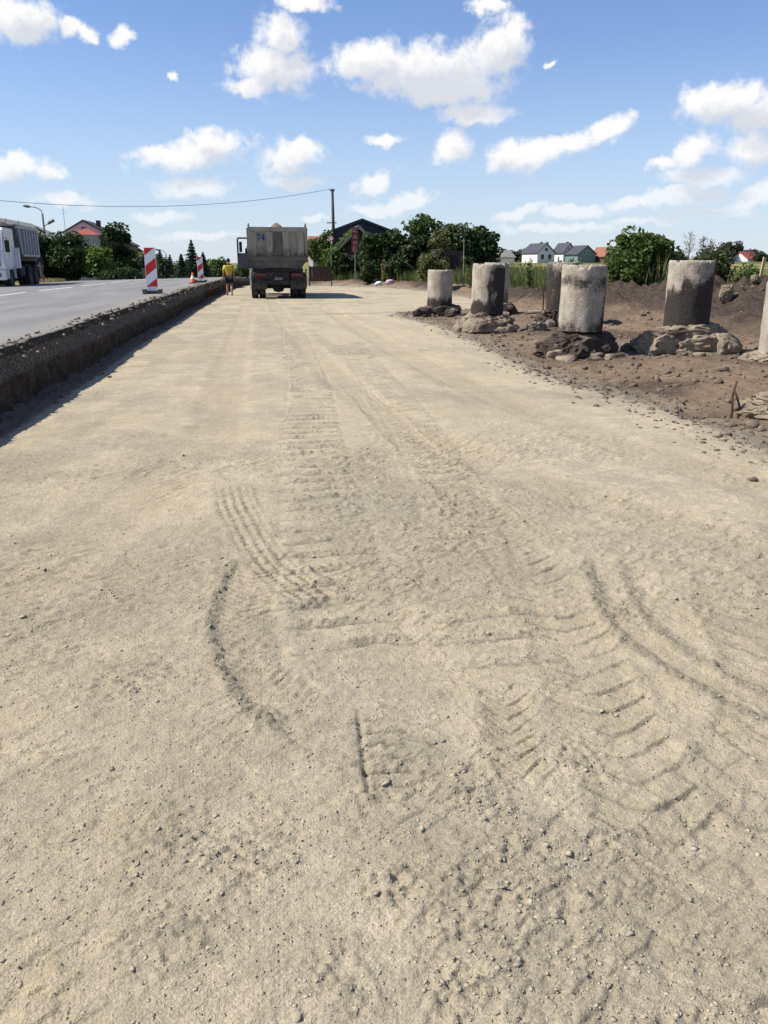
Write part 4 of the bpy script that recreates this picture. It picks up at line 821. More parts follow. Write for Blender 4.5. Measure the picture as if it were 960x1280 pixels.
PX = [ # x, y, base height, R, H, label, stain(angle, z, noise), footing radii, seed, rag
 (5.38, 25.0, .34, .37, 1.07, 'whitish concrete pipe on a soil footing, farthest left of the pipes', lambda a, z, n: .75 * ss(.45, .1, z) + .25 * n, (.66, .55, .36), 3, .015),
 (5.22, 19.05, .47, .37, 1.10, 'concrete pipe with large black smear on cracked slab footing, second from the left', lambda a, z, n: np.maximum(1.0 * ss(1.35, .55, adist(a, -.78) + .45 * (z - .5) ** 2 + .95 * n) * ss(1.15, .85, z), .85 * ss(.45, .12, z + .15 * n)), (.60, .50, .42), 8, .03),
 (6.88, 24.2, .40, .36, 1.12, 'pipe half hidden behind the black-smeared pipe', lambda a, z, n: .45 * ss(.6, .2, z) + .3 * n, (.5, .45, .38), 12, .02),
 (7.29, 19.85, .42, .37, 1.12, 'brown stained pipe with a hole near its rim, half hidden behind a paler one', lambda a, z, n: .72 + .3 * n - .35 * ss(.8, 1.1, z), (.55, .5, .42), 17, .02),
 (5.33, 13.55, .52, .365, 1.06, 'pale concrete pipe with dark middle band on crumbling black footing', lambda a, z, n: np.maximum(.55 * np.exp(-((z - .78 + .06 * n) / .13) ** 2), .85 * ss(1.1, .3, adist(a, -.05)) * ss(.95, .5, z + .2 * n) + .5 * ss(.3, .02, z)) + .2 * n + .05, (.60, .5, .44), 21, .012),
 (7.22, 13.55, .48, .372, 1.11, 'concrete pipe blackened over its lower part on a pale broken boulder footing', lambda a, z, n: np.maximum(.95 * ss(1.15, .42, z + .4 * n + .18 * (adist(a, -1.2) - .8)), .6 * ss(1.1, .3, adist(a, -.1))), (.78, .55, .50), 26, .012),
 (8.08, 12.0, .02, .38, 1.25, 'sunlit pale pipe cut off by the right edge of the photo', lambda a, z, n: .15 + .2 * n, (.55, .5, .25), 31, .012),
]
for x, y, bh, R_, H_, lab, stn, fr, sd_, rag in PX:
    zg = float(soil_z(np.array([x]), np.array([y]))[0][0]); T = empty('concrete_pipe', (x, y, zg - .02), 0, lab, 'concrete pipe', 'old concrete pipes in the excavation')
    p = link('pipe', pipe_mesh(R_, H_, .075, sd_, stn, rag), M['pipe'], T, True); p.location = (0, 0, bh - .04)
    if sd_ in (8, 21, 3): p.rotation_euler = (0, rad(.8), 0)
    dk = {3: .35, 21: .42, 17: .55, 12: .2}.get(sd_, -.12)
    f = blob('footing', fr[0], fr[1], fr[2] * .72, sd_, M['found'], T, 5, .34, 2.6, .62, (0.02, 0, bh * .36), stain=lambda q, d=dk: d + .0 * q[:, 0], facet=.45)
    rr = np.random.default_rng(sd_)
    for k in range(11 if sd_ != 31 else 4):
        th = rr.random() * 6.28; q = .8 + .35 * rr.random(); s_ = .06 + .13 * rr.random() ** 2
        st = blob('stone', s_ * 1.3, s_, s_ * .75, 100 + k + sd_ * 20, M['found'] if k % 2 else M['rubble'], f, 3, .35, 1.6, .75, (math.cos(th) * fr[0] * q, math.sin(th) * fr[1] * q, -bh * .36 + s_ * .35), stain=(lambda q_, d=dk: d + 0 * q_[:, 0])); st.rotation_euler = (rr.random(), rr.random(), rr.random() * 6)
    if sd_ == 8:    # squared slabs of the second footing
        for bx, by, bz, sx, sy, sz2, rz2 in ((-.30, -.45, .17, .34, .22, .19, .15), (.22, -.50, .12, .26, .17, .13, -.3), (.50, -.30, .10, .20, .18, .12, .5)):
            st = blob('slab_block', sx, sy, sz2, 300 + int(bx * 50) + 40, M['found'], f, 4, .13, 2, .4, (bx, by, bz - bh * .40), stain=lambda q: -.25 + 0 * q[:, 0]); st.rotation_euler = (0, .05, rz2)
    if sd_ == 26:
        st = blob('broken_block', .42, .36, .26, 333, M['found'], f, 4, .2, 1.8, .5, (.48, -.25, -.02), stain=lambda q: -.3 + 0 * q[:, 0]); st.rotation_euler = (.1, .25, .4)
        st = blob('broken_block', .34, .16, .10, 334, M['found'], f, 3, .2, 1.8, .5, (.12, -.52, -.16), stain=lambda q: -.3 + 0 * q[:, 0])
    if sd_ == 21:
        for bx, bz, sx in ((-.42, .06, .17), (.05, .04, .24), (.42, .07, .28)): blob('footing_slab', sx, .20, .09, 350 + int(bx * 40) + 30, M['found'], f, 3, .2, 2, .5, (bx, -.48, bz - bh * .40), stain=lambda q: .25 + 0 * q[:, 0])
    if sd_ == 17: MB().lathe([(.001, -.0), (.055, .0), (.06, .012), (.055, -.02), (.001, -.02)], 14, (-.10, -.372, .98), 'y').build('socket_hole', M['chassis'], p)

# rubble slab, stake, sticks and bits in the pit
def rubble_thing(name, x, y, rx, ry, rz, seed, label, m='found', dz=0.0, rot=0):
    z = float(soil_z(np.array([x]), np.array([y]))[0][0]); o = blob(name, rx, ry, rz, seed, M[m], None, 5, .34, 2.6, .6, (x, y, z + rz * .5 + dz), stain=lambda q: -.2 + 0 * q[:, 0], facet=.6); o.rotation_euler = (0, 0, rot); return tag(o, label, 'rubble')
rubble_thing('concrete_slab', 5.52, 7.75, .62, .42, .20, 61, 'broken concrete slab at the right edge beside the rusty bars')
rubble_thing('concrete_chunk', 11.3, 19.4, .16, .12, .22, 63, 'pale concrete chunk sticking out of the dark soil heap', dz=.1)
rubble_thing('concrete_chunk', 12.2, 19.7, .12, .10, .10, 64, 'small pale concrete lump right of the larger chunk on the soil heap', dz=.06)
rubble_thing('concrete_chunk', 6.35, 13.9, .15, .10, .10, 65, 'pale stone lying between the two large pipes', 'rubble')
rubble_thing('concrete_chunk', 6.3, 18.6, .22, .15, .13, 66, 'brown rubble block right of the black-smeared pipe', 'rubble')
T = empty('wooden_stake', (13.05, 20.9, float(soil_z(np.array([13.05]), np.array([20.9]))[0][0]) - .12), 0, 'pale wooden survey stake leaning in the dark soil heap', 'stake')
MB().prism([(-.035, 0), (.035, 0), (.12, .80), (.05, .82)], -.02, .02).build('post', M['stake'], T); MB().prism([(.046, .79), (.124, .77), (.128, .84), (.052, .86)], -.024, .024).build('cut_top', M['stake'], T)
zh = float(soil_z(np.array([4.82]), np.array([7.92]))[0][0])
T = empty('rusty_bars', (4.82, 7.92, zh), 0, 'bent rusty iron bars standing up from the hole beside the slab', 'iron bars')
MB().tube([(0, 0, -.05), (.01, 0, .18), (.0, .01, .36), (.03, .01, .50)], [.014, .013, .012, .010], 7).build('bar', M['rust'], T, True); MB().tube([(.02, 0, -.05), (.08, -.01, .12), (.10, 0, .20), (.05, 0, .32), (.01, 0, .40)], [.015, .013, .013, .011, .01], 7).build('bar', M['rust'], T, True); MB().tube([(.10, -.05, .0), (.25, -.08, .05), (.40, -.06, .02)], .012, 6).build('bar', M['rust'], T, True)
zh = float(soil_z(np.array([6.05]), np.array([13.3]))[0][0])
T = empty('dry_branch', (6.0, 13.2, zh), 0, 'dark dry branch poking out beside the crumbling black footing', 'branch')
MB().tube([(-.1, 0, .0), (.1, .0, .16), (.30, .02, .34)], [.014, .011, .005], 6).build('stem', M['bark'], T, True); MB().tube([(.08, 0, .14), (.24, -.04, .2), (.34, -.06, .20)], [.008, .006, .003], 5).build('twig', M['bark'], T, True)
zh = float(soil_z(np.array([7.3]), np.array([24.8]))[0][0])
tag(MB().tube([(7.25, 22.6, zh + .10), (8.0, 22.5, zh + .13), (8.5, 22.5, zh + .12)], .055, 8).build('fallen_pole', M['rubble'], None, True), 'fallen grey pole lying on the soil between the back pipes', 'pole')
tag(MB().tube([(7.06, 20.5, .35), (7.05, 20.5, 1.05), (7.08, 20.5, 1.25)], [.016, .013, .01], 6).build('thin_stick', M['bark'], None, True), 'thin upright stick beside the brown stained pipe', 'stick')

# ------------------------------------------------------------------ vegetation
def leaf_quads(P, size, seed, up=.35, aspect=.55):
    r = np.random.default_rng(seed); n = len(P); size = np.broadcast_to(size, n)[:, None] * (.6 + .8 * r.random((n, 1)))
    N = r.normal(size=(n, 3)); N[:, 2] = np.abs(N[:, 2]) + up; N /= np.linalg.norm(N, axis=1, keepdims=True)
    T_ = np.cross(N, r.normal(size=(n, 3))); T_ /= np.linalg.norm(T_, axis=1, keepdims=True); B_ = np.cross(N, T_)
    V_ = np.stack([P - T_ * size, P + B_ * size * aspect - T_ * size * .1, P + T_ * size, P - B_ * size * aspect - T_ * size * .1], 1).reshape(-1, 3)
    return V_, np.arange(n * 4).reshape(-1, 4)
def clumps(n_clump, n_leaf, rx, ry, z0, z1, seed, cr=.32, shape='round', lean=0):
    r = np.random.default_rng(seed); d = r.normal(size=(n_clump, 3)); d /= np.linalg.norm(d, axis=1, keepdims=True); q = r.random((n_clump, 1)) ** .42
    c = d * q * (.68 + .62 * vn3(d * 1.7 + seed, seed))[:, None]; h = (z1 - z0) / 2
    C_ = np.stack([c[:, 0] * rx, c[:, 1] * ry, z0 + h + c[:, 2] * h], 1); 
    if shape == 'bush': C_[:, 2] = z0 + (1 - (1 - np.abs(c[:, 2])) ** 1.2) * (z1 - z0); 
    C_[:, 0] += lean * (C_[:, 2] - z0)
    rc = cr * (.45 + 1.0 * r.random(n_clump)); k = r.integers(0, n_clump, n_leaf); g = r.normal(size=(n_leaf, 3)); g /= np.maximum(1, np.linalg.norm(g, axis=1, keepdims=True) / 1.5)
    P = C_[k] + g * rc[k][:, None] * np.array([1, 1, .75]); P[:, 2] = np.maximum(P[:, 2], .03)
    return C_, P
def broadleaf(name, x, y, z, h, rx, ry, leaf, mat_, seed, label, cat='tree', group=None, n=5000, nc=46, z0=None, cr=None, shape='round', trunk=True, lean=0, bark='bark'):
    T = empty(name, (x, y, z), 0, label, cat, group); z0 = h * .22 if z0 is None else z0; cr = cr or .26 * min(rx, h)
    C_, P = clumps(nc, n, rx - cr * .6, ry - cr * .6, z0 + cr * .4, h - cr * .55, seed, cr, shape, lean)
    V_, F_ = leaf_quads(P, leaf, seed + 1); link('crown', fast_mesh('crown', V_, F_), mat_, T)
    r = random.Random(seed); mb = MB(); tr = max(.03, h * .022)
    if trunk: mb.tube([(0, 0, -.2), (r.uniform(-.05, .05), 0, h * .25), (lean * h * .3 + r.uniform(-.1, .1), r.uniform(-.1, .1), h * .5), (lean * h * .6, 0, h * .8)], [tr * 1.3, tr, tr * .7, tr * .25], 8)
    for i in range(0, nc, 2 if nc < 60 else 3):
        p = Vector(C_[i]); b0 = Vector((lean * p.z * .6, 0, max(.02, p.z * (.35 if trunk else .0)))); m_ = b0.lerp(p, .5) + Vector((r.uniform(-.08, .08), r.uniform(-.08, .08), .05 * h)); mb.tube([b0, m_, p], [tr * .45, tr * .3, tr * .1], 5, False)
    mb.build('trunk' if trunk else 'stems', M[bark], T, True); return T
def spruce(x, y, z, h, R, seed, label, group=None, n=3400):
    T = empty('spruce_tree', (x, y, z), 0, label, 'tree', group); r = np.random.default_rng(seed); t_ = r.random(n) ** .75; ang = r.random(n) * 6.28; tier = np.round(t_ * 13) / 13 * .93 + .05 * r.random(n)
    rr = R * (1 - tier) ** .85 * (.25 + .75 * r.random(n) ** .5) * (.8 + .35 * np.sin(ang * 5 + tier * 40)); hz = h * (.06 + .94 * tier) - .18 * rr
    P = np.stack([np.cos(ang) * rr, np.sin(ang) * rr, hz], 1); V_, F_ = leaf_quads(P, .085 + .035 * h * (1 - tier) * .6, seed + 2, .6, .4); link('crown', fast_mesh('crown', V_, F_), M['needle'], T)
    MB().tube([(0, 0, -.3), (0, 0, h * .5), (0, 0, h * .99)], [h * .022, h * .014, .015], 7).build('trunk', M['bark'], T, True); return T
def vary(o, loc, rz, sc, label=None, group=None):
    c = copy_tree(o); c.location = loc; c.rotation_euler = (0, 0, rz); c.scale = (sc, sc, sc * 1.0)
    if label: c['label'] = label
    if group: c['group'] = group
    return c
# left: dark belt beyond the far lane
G = 'trees behind the old road'
for i, (x, y, h, R_) in enumerate([(-16.6, 66, 4.6, 1.9), (-15.0, 67, 4.4, 1.8), (-13.3, 66, 4.2, 1.7), (-18.6, 68, 4.9, 2.0), (-20.6, 70, 5.0, 2.1)]):
    broadleaf('dark_thicket', x, y, .2, h * .82, R_ * 1.1, 1.5, .16, M['leaf_dark'], 400 + i, ['dense dark shrub tree right behind the far lane person', 'dark shrub tree in the thicket left of the light green bush', 'dark shrub tree touching the light green bush before the pink gabled house', 'dark shrub tree just right of the white cab truck', 'dark shrub tree hidden mostly behind the white cab truck'][i], group=G, n=8000, nc=60, z0=.0)
broadleaf('tall_tree', -10.9, 71, .0, 4.45, 1.4, 1.4, .16, M['leaf_dark'], 410, 'tall dark tree standing in front of the brown house block', group=G, n=6200, nc=55, z0=.2)
broadleaf('light_bush', -11.5, 65.5, .2, 2.6, 1.3, 1.0, .15, M['leaf_light'], 411, 'light green bush below the tall dark tree on the left', 'bush', n=3600, nc=30, z0=.1)
broadleaf('small_tree', -10.6, 75, -.1, 3.4, 1.0, .9, .16, M['leaf_dark'], 412, 'small dark tree just right of the brown house block', group=G, n=2600, nc=26, z0=.1)
broadleaf('low_hedge', -9.6, 63.6, .25, .95, 2.0, .5, .10, M['leaf_dark'], 413, 'low dark hedge along the far side of the road', 'hedge', n=3200, nc=36, z0=.0, cr=.25, shape='bush', trunk=False)
spruce(-6.55, 92, -.55, 4.5, 1.25, 420, 'tallest dark spruce behind the smaller striped beacon', G)
spruce(-7.75, 93, -.55, 3.1, 1.0, 421, 'shorter dark spruce left of the tallest spruce', G); spruce(-5.6, 95, -.55, 3.3, 1.0, 422, 'small dark spruce right of the tallest spruce', G)
spruce(-11.9, 112, -.7, 4.0, 1.2, 423, 'small spruce right of the nearest striped beacon', G, 1800); spruce(-10.7, 112, -.7, 3.4, 1.0, 424, 'small spruce between the beacons, left one behind the road', G, 1800)
far_a = broadleaf('distant_tree', -14.2, 108, -.7, 4.1, 2.1, 1.6, .22, M['leaf_olive'], 430, 'olive green tree just right of the nearest beacon', group=G, n=3000, nc=36, z0=.1)
far_b = broadleaf('distant_tree', -4.6, 104, -.7, 3.4, 1.7, 1.4, .2, M['leaf_mid'], 431, 'green tree just left of the yellow-shirted person', group=G, n=3000, nc=34, z0=.1)
for i, (x, y, s_, src, lab) in enumerate([(-12.9, 118, .85, far_a, 'low olive tree between nearest beacon and the spruces'), (-9.3, 116, .95, far_b, 'green tree behind the spruce row'), (-3.2, 108, .62, far_b, 'small green tree right behind the yellow-shirted person'), (-2.0, 125, .75, far_b, 'green tree behind the open truck door'), (-17.5, 120, .95, far_a, 'olive tree just left of the nearest beacon')]): vary(src, (x, y, -.75), i * 1.3, s_, lab, G)
# right: cafe garden
G2 = 'garden trees around the cafe'
broadleaf('round_tree', 5.15, 69, .2, 4.15, 1.05, 1.0, .15, M['leaf_mid'], 440, 'round green tree directly right of the dump truck', group=G2, n=4600, nc=40, z0=.3)
for i, (x, y, h, rx, m, lab) in enumerate([(9.3, 62.5, 3.75, 1.2, 'leaf_dark', 'dark garden tree just right of the cafe sign'), (10.2, 63.5, 4.05, 1.25, 'leaf_dark', 'dark garden tree second right of the cafe sign'), (11.3, 62.0, 3.7, 1.3, 'leaf_dark', 'dark garden tree in the middle of the clump'), (12.35, 63.5, 5.0, 1.6, 'leaf_mid', 'tallest loose-crowned tree of the cafe garden'), (13.4, 61.5, 3.7, 1.25, 'leaf_olive', 'olive tree left of the dark shed'), (15.4, 62.5, 4.55, 1.9, 'leaf_dark', 'dark tree behind the white post and shed'), (16.8, 63.0, 3.95, 1.35, 'leaf_dark', 'rightmost dark tree of the cafe garden'), (13.9, 65.0, 4.2, 1.6, 'leaf_dark', 'dark tree behind the shed roof')]):
    broadleaf('garden_tree', x, y, .2, h, rx, 1.3, .15, M[m], 450 + i, lab, group=G2, n=6200 if i == 3 else 5000, nc=60 if i == 3 else 44, z0=.05, cr=.42 if i == 3 else None)
broadleaf('front_bush', 9.6, 46.5, .35, 1.72, .95, .8, .10, M['leaf_olive'], 460, 'olive green bush in front of the dark shed above the dirt bank', 'bush', n=4200, nc=34, z0=.05, trunk=False)
broadleaf('garden_tree', 8.35, 62.6, .2, 3.9, .95, .9, .14, M['leaf_dark'], 458, 'dark tree hiding the right side of the cafe porch', group=G2, n=4600, nc=40, z0=.05)
broadleaf('front_bush', 6.75, 63.2, .2, 2.15, .75, .5, .11, M['leaf_dark'], 459, 'dark climbing bush filling the cafe doorway', 'bush', n=3000, nc=26, z0=.05, trunk=False)
broadleaf('front_bush', 7.9, 59.2, .3, 1.5, .7, .6, .11, M['leaf_dark'], 461, 'dark low bush below the cafe sign', 'bush', n=2600, nc=24, z0=.05, trunk=False)
broadleaf('front_bush', 14.3, 57.0, .3, 1.7, .6, .5, .11, M['leaf_dark'], 464, 'dark bush at the right corner of the shed', 'bush', n=2200, nc=22, z0=.05, trunk=False)
broadleaf('front_bush', 12.3, 57.3, .3, 2.3, .55, .45, .11, M['leaf_olive'], 465, 'olive shoots at the left corner of the shed', 'bush', n=1800, nc=22, z0=.05, trunk=False)
broadleaf('front_bush', 11.2, 55.8, .35, 1.9, .8, .7, .11, M['leaf_mid'], 462, 'green bush left of the olive bush, at the garden foot', 'bush', n=2600, nc=24, z0=.05, trunk=False)
broadleaf('front_bush', 9.7, 58.5, .35, 1.9, .9, .7, .11, M['leaf_dark'], 463, 'dark bush in shade above the plastic bags', 'bush', n=2600, nc=24, z0=.05, trunk=False)
broadleaf('walnut_bush', 11.55, 25.0, .45, 1.95, 1.12, .9, .085, M['leaf_light'], 470, 'leafy bright green bush behind the soil heap between two large pipes', 'bush', n=9000, nc=60, z0=.1, cr=.24, trunk=False)
broadleaf('weed_bush', 14.2, 25.2, .55, 1.45, .62, .5, .055, M['leaf_olive'], 471, 'olive weed bush behind the soil heap right of the blackened pipe', 'bush', n=4200, nc=34, z0=.05, cr=.2, trunk=False)
broadleaf('weed_bush', 14.6, 24.0, .65, .85, .5, .4, .05, M['leaf_light'], 472, 'low pale weed bush left of the wooden stake', 'bush', n=2200, nc=22, z0=.02, cr=.15, trunk=False)
# skyline on the right
far_c = broadleaf('skyline_tree', 62, 170, 1.2, 4.6, 3.4, 2.2, .34, M['leaf_far'], 480, 'distant dark tree just right of the cafe garden', group='trees on the right skyline', n=2400, nc=34, z0=.0)
rs = random.Random(5)
def gz0(x, y): return float(ground_z(np.array([x]), np.array([y]))[0])
sky_specs = []; ORD = 'first second third fourth fifth sixth seventh eighth ninth tenth eleventh twelfth thirteenth fourteenth fifteenth sixteenth seventeenth eighteenth nineteenth twentieth'.split(); ORD += ['twenty-' + q for q in ORD[:9]] + ['thirtieth']
for k in range(29):
    tb = .287 + (.64 - .287) * (k + 1 + rs.random() * .5) / 30; d = rs.uniform(235, 300)
    sky_specs.append((tb * d, d, rs.uniform(.5, .95)))
for k, (x, y, s_) in enumerate(sky_specs):
    zg = float(ground_z(np.array([x]), np.array([y]))[0]); vary(far_c, (x, y, zg - .2), k * .9, s_ * (.75 if x / y > .58 else 1), '%s small dark tree from the left along the right skyline' % ORD[k + 1], 'trees on the right skyline')
far_c['label'] = 'first small dark tree from the left along the right skyline'; far_c.location = (.286 * 240, 240, gz0(.286 * 240, 240)); far_c.scale = (.9, .9, .9)
broadleaf('clump_tree', 151, 262, 1.6, 7.6, 3.2, 2.6, .42, M['leaf_far'], 481, 'tall dark tree, left of the pair standing above the red roofed house', 'tree', n=2600, nc=34, z0=.2); broadleaf('clump_tree', 155.5, 263, 1.6, 7.0, 3.2, 2.6, .42, M['leaf_far'], 482, 'tall dark tree, right of the pair standing above the red roofed house', 'tree', n=2600, nc=34, z0=.2)
broadleaf('clump_tree', 162, 266, 1.6, 4.6, 3.4, 2.6, .42, M['leaf_far'], 483, 'lower round dark tree directly behind the red roof', 'tree', n=2000, nc=30, z0=.2)
def bare_tree(x, y, z, h, seed, label):
    T = empty('bare_tree', (x, y, z), 0, label, 'tree', 'dry bare trees on the skyline'); r = random.Random(seed); mb = MB(); tw = MB()
    mb.tube([(0, 0, 0), (.1, 0, h * .5), (0, 0, h)], [.10, .07, .02], 6)
    for k in range(26):
        z0 = h * r.uniform(.3, .95); a_ = r.uniform(0, 6.28); L_ = (h - z0) * .35 + .35; e = Vector((math.cos(a_) * L_ * .6, math.sin(a_) * L_ * .6, z0 + L_)); tw.tube([(0, 0, z0), e * .5 + Vector((0, 0, z0 * .5 - .05)), e], [.035, .022, .01], 4, False)
    mb.build('trunk', M['pale_bark'], T, True); tw.build('branches', M['pale_bark'], T)
    _, P = clumps(20, 160, h * .16, h * .16, h * .4, h, seed, .35); V_, F_ = leaf_quads(P, .10, seed); link('crown', fast_mesh('crown', V_, F_), M['leaf_olive'], T)
for i, (x, y, h, lab) in enumerate([(59.5, 113, 5.2, 'thin dry tree directly above the blackened pipe, left of three'), (61.5, 113, 4.7, 'thin dry tree above the blackened pipe, middle of three'), (63.2, 114, 4.2, 'thin dry tree, right one of three above the blackened pipe')]): bare_tree(x, y, float(ground_z(np.array([x]), np.array([y]))[0]), h, 490 + i, lab)

# ------------------------------------------------------------------ grasses (uncountable)
def blades(name, X_, Y_, Z_, hgt, wid, mat_, seed):
    r = np.random.default_rng(seed); n = len(X_); a_ = r.random(n) * 6.28; w_ = wid * (.6 + .8 * r.random(n)); h_ = hgt * (.5 + .9 * r.random(n)); ln = (r.random((n, 2)) - .5) * .55 * h_[:, None]
    b_ = np.stack([X_, Y_, Z_], 1); s_ = np.stack([np.cos(a_) * w_, np.sin(a_) * w_, 0 * w_], 1); m_ = b_ + np.stack([ln[:, 0] * .4, ln[:, 1] * .4, h_ * .6], 1); t_ = b_ + np.stack([ln[:, 0], ln[:, 1], h_], 1)
    V_ = np.stack([b_ - s_, b_ + s_, m_ + s_ * .7, t_, m_ - s_ * .7], 1).reshape(-1, 3); i = (np.arange(n) * 5)[:, None]
    F_ = np.concatenate([i + np.array([[0, 1, 2, 4]])]); F2 = np.concatenate([i + np.array([[4, 2, 3, 3]])])
    me = bpy.data.meshes.new(name); tri = np.concatenate([i + np.array([[0, 1, 2]]), i + np.array([[0, 2, 4]]), i + np.array([[4, 2, 3]])]); me = fast_mesh(name, V_, tri, 3)
    return link(name, me, mat_)
r = np.random.default_rng(77)
n = 52000; Y_ = 22 + 46 * r.random(n) ** 1.2; X_ = r.uniform(9.5, 32, n); s_, d_ = polyd(X_, Y_, MOUND); w_ = np.interp(s_, _ms, MWD)
k_ = (d_ < -w_ * .55 - .35 * r.random(n)) & (X_ / Y_ < .68) & (Y_ > 23.0); X_, Y_ = X_[k_], Y_[k_]; Z_ = np.where((X_ < 20.5) & (Y_ < 80), soil_z(X_, Y_)[0], ground_z(X_, Y_)); hh = .28 + .8 * ss(-.25, .5, fbm2(X_ * .7, Y_ * .7, 3, 240)) - .25 * ss(.52, .58, X_ / Y_)
dryk = (X_ / Y_ > .555) | (r.random(len(X_)) < .05)
tag(blades('meadow_grass', X_[~dryk], Y_[~dryk], Z_[~dryk], hh[~dryk], .022, M['grass'], 78), kind='stuff'); tag(blades('dry_meadow_grass', X_[dryk], Y_[dryk], Z_[dryk], hh[dryk] * .8, .02, M['dry'], 79), kind='stuff')
n = 9000; X_ = r.uniform(-24, -10.5, n); Y_ = r.uniform(54, 66, n); k_ = X_ < xedge(Y_) - 10.7; X_, Y_ = X_[k_], Y_[k_]; tag(blades('verge_grass', X_, Y_, ground_z(X_, Y_), .16, .03, M['dry'], 80), kind='stuff')
n = 4000; t_ = r.random(n); i = (t_ * 4 + 6); P = MOUND[np.minimum(i.astype(int), 11)] + (MOUND[np.minimum(i.astype(int) + 1, 12)] - MOUND[np.minimum(i.astype(int), 11)]) * (i % 1)[:, None]; X_ = P[:, 0] + r.uniform(.1, 1.8, n); Y_ = P[:, 1] + r.uniform(-.3, 1.2, n); tag(blades('garden_weeds', X_, Y_, soil_z(X_, Y_)[0], .6, .028, M['grass'], 81), kind='stuff')
def tall_weed(x, y, h, seed, label, m='leaf_olive'):
    z = float(soil_z(np.array([x]), np.array([y]))[0][0]); T = empty('tall_weed', (x, y, z - .03), 0, label, 'weed', 'tall weeds'); rr = np.random.default_rng(seed); mb = MB(); P = []
    for k in range(7):
        e = Vector((rr.normal(0, .22), rr.normal(0, .18), h * rr.uniform(.7, 1))); mb.tube([(rr.normal(0, .05), 0, 0), e * .55, e], [.012, .009, .004], 4, False); t_ = rr.random(40); P.append(np.outer(t_, np.array(e)) + rr.normal(0, .05, (40, 3)))
    mb.build('stems', M['dry'], T); V_, F_ = leaf_quads(np.abs(np.concatenate(P)) * np.sign(np.concatenate(P) + np.array([0, 0, 9])), .06, seed); link('leaves', fast_mesh('leaves', V_, F_), M[m], T)
for i, (x, y, h, lab, m) in enumerate([(8.6, 58.3, 1.5, 'dry yellowish reeds in front of the dark cafe garden', 'dry'), (10.9, 54.6, 1.7, 'dry reeds left of the olive bush', 'dry'), (10.9, 33.5, 1.3, 'pale weed behind the black-smeared pipe', 'grass'), (12.6, 33.0, 1.5, 'tall feathery weed behind the pale banded pipe, left', 'grass'), (13.8, 33.0, 1.7, 'tall feathery weed behind the pale banded pipe, right', 'grass'), (10.6, 27.5, 1.0, 'leafy weed on the soil heap left of the bright green bush', 'leaf_light'), (11.3, 44.5, 1.2, 'flowering weed right of the olive bush', 'grass')]): tall_weed(x, y, h, 500 + i, lab, m)

# ------------------------------------------------------------------ buildings
def house(name, x, y, z, w, d, hw, hr, rz, wall, roof, label, cat='house', windows=(), chim=(), ov=.25, door=None, ridge='y', panels=False):
    """gable front on -Y when ridge='y', eaves front when ridge='x'"""
    T = empty(name, (x, y, z), rz, label, cat)
    if ridge == 'y':
        MB().prism([(-w / 2, -1), (w / 2, -1), (w / 2, hw), (0, hw + hr), (-w / 2, hw)], 0, d).build('wall', wall, T); sl = hr / (w / 2); e = w / 2 + ov; zz = hw - ov * sl
        rf = MB().prism([(-e, zz + .02), (0, hw + hr + .02), (e, zz + .02), (e, zz + .2), (0, hw + hr + .22), (-e, zz + .2)], -ov, d + ov).build('roof', roof, T)
    else:
        MB().prism([(0, -1), (d, -1), (d, hw), (d / 2, hw + hr), (0, hw)], -w / 2, w / 2, 'x').build('wall', wall, T); sl = hr / (d / 2); zz = hw - ov * sl
        rf = MB().prism([(-ov, zz + .02), (d / 2, hw + hr + .02), (d + ov, zz + .02), (d + ov, zz + .2), (d / 2, hw + hr + .22), (-ov, zz + .2)], -w / 2 - ov, w / 2 + ov, 'x').build('roof', roof, T)
    for cx, cy, ch in chim: MB().box(cx - .3, cx + .3, cy - .3, cy + .3, hw, hw + hr + ch).build('chimney', M['brown_wall'], rf)
    for wx, wz, ww, wh in windows:
        f = MB().box(wx - ww / 2 - .07, wx + ww / 2 + .07, -.05, -.003, wz - .07, wz + wh + .07).build('window', M['frame'], T); MB().box(wx - ww / 2, wx + ww / 2, -.06, -.051, wz, wz + wh).build('pane', M['pane'], f)
    if door: MB().box(door[0] - .45, door[0] + .45, -.04, -.003, 0, 2.05).build('door', M['brown_wall'], T)
    if panels:
        for k in range(2): 
            q = MB(); y0 = -ov + .4 + k * 2.6; q.add([(.5, y0, hw + hr + .26 - .5 * sl), (.5, y0 + 2.2, hw + hr + .26 - .5 * sl), (w * .42, y0 + 2.2, hw + hr + .26 - w * .42 * sl), (w * .42, y0, hw + hr + .26 - w * .42 * sl)], [(0, 1, 2, 3)]); q.build('solar_panel', M['pane'], rf)
    return T
h1 = house('gabled_house', -24.15, 130, -1.2, 5.6, 8, 7.0, 1.55, 0, M['pink'], M['dark_roof'], 'pale pink gabled house with dark roof behind the left trees', windows=[(-.9, 4.6, 1.0, 1.4), (1.2, 4.6, 1.0, 1.4), (0, 7.1, .8, .7)], chim=[(1.4, 4, .3)])
T = empty('house_wing', (-23.35, 125, -1.2), 0, 'grey wing with red hipped roof in front of the pink gable', 'house'); MB().box(-1.9, 1.9, 0, 4.8, -1, 6.55).build('wall', M['grey_wall'], T)
MB().add([(-2.1, -.2, 6.56), (2.1, -.2, 6.56), (2.1, 4.9, 6.56), (-2.1, 4.9, 6.56), (0, 1.9, 7.5), (0, 2.9, 7.5)], [(0, 1, 4), (1, 2, 5, 4), (2, 3, 5), (3, 0, 4, 5), (3, 2, 1, 0)]).build('roof', M['red_roof'], T)
for wx in (-1.0, 0.0, 1.0):
    f = MB().box(wx - .36, wx + .36, -.05, -.003, 3.9, 5.3).build('window', M['frame'], T); MB().box(wx - .3, wx + .3, -.06, -.051, 3.96, 5.24).build('pane', M['pane'], f)
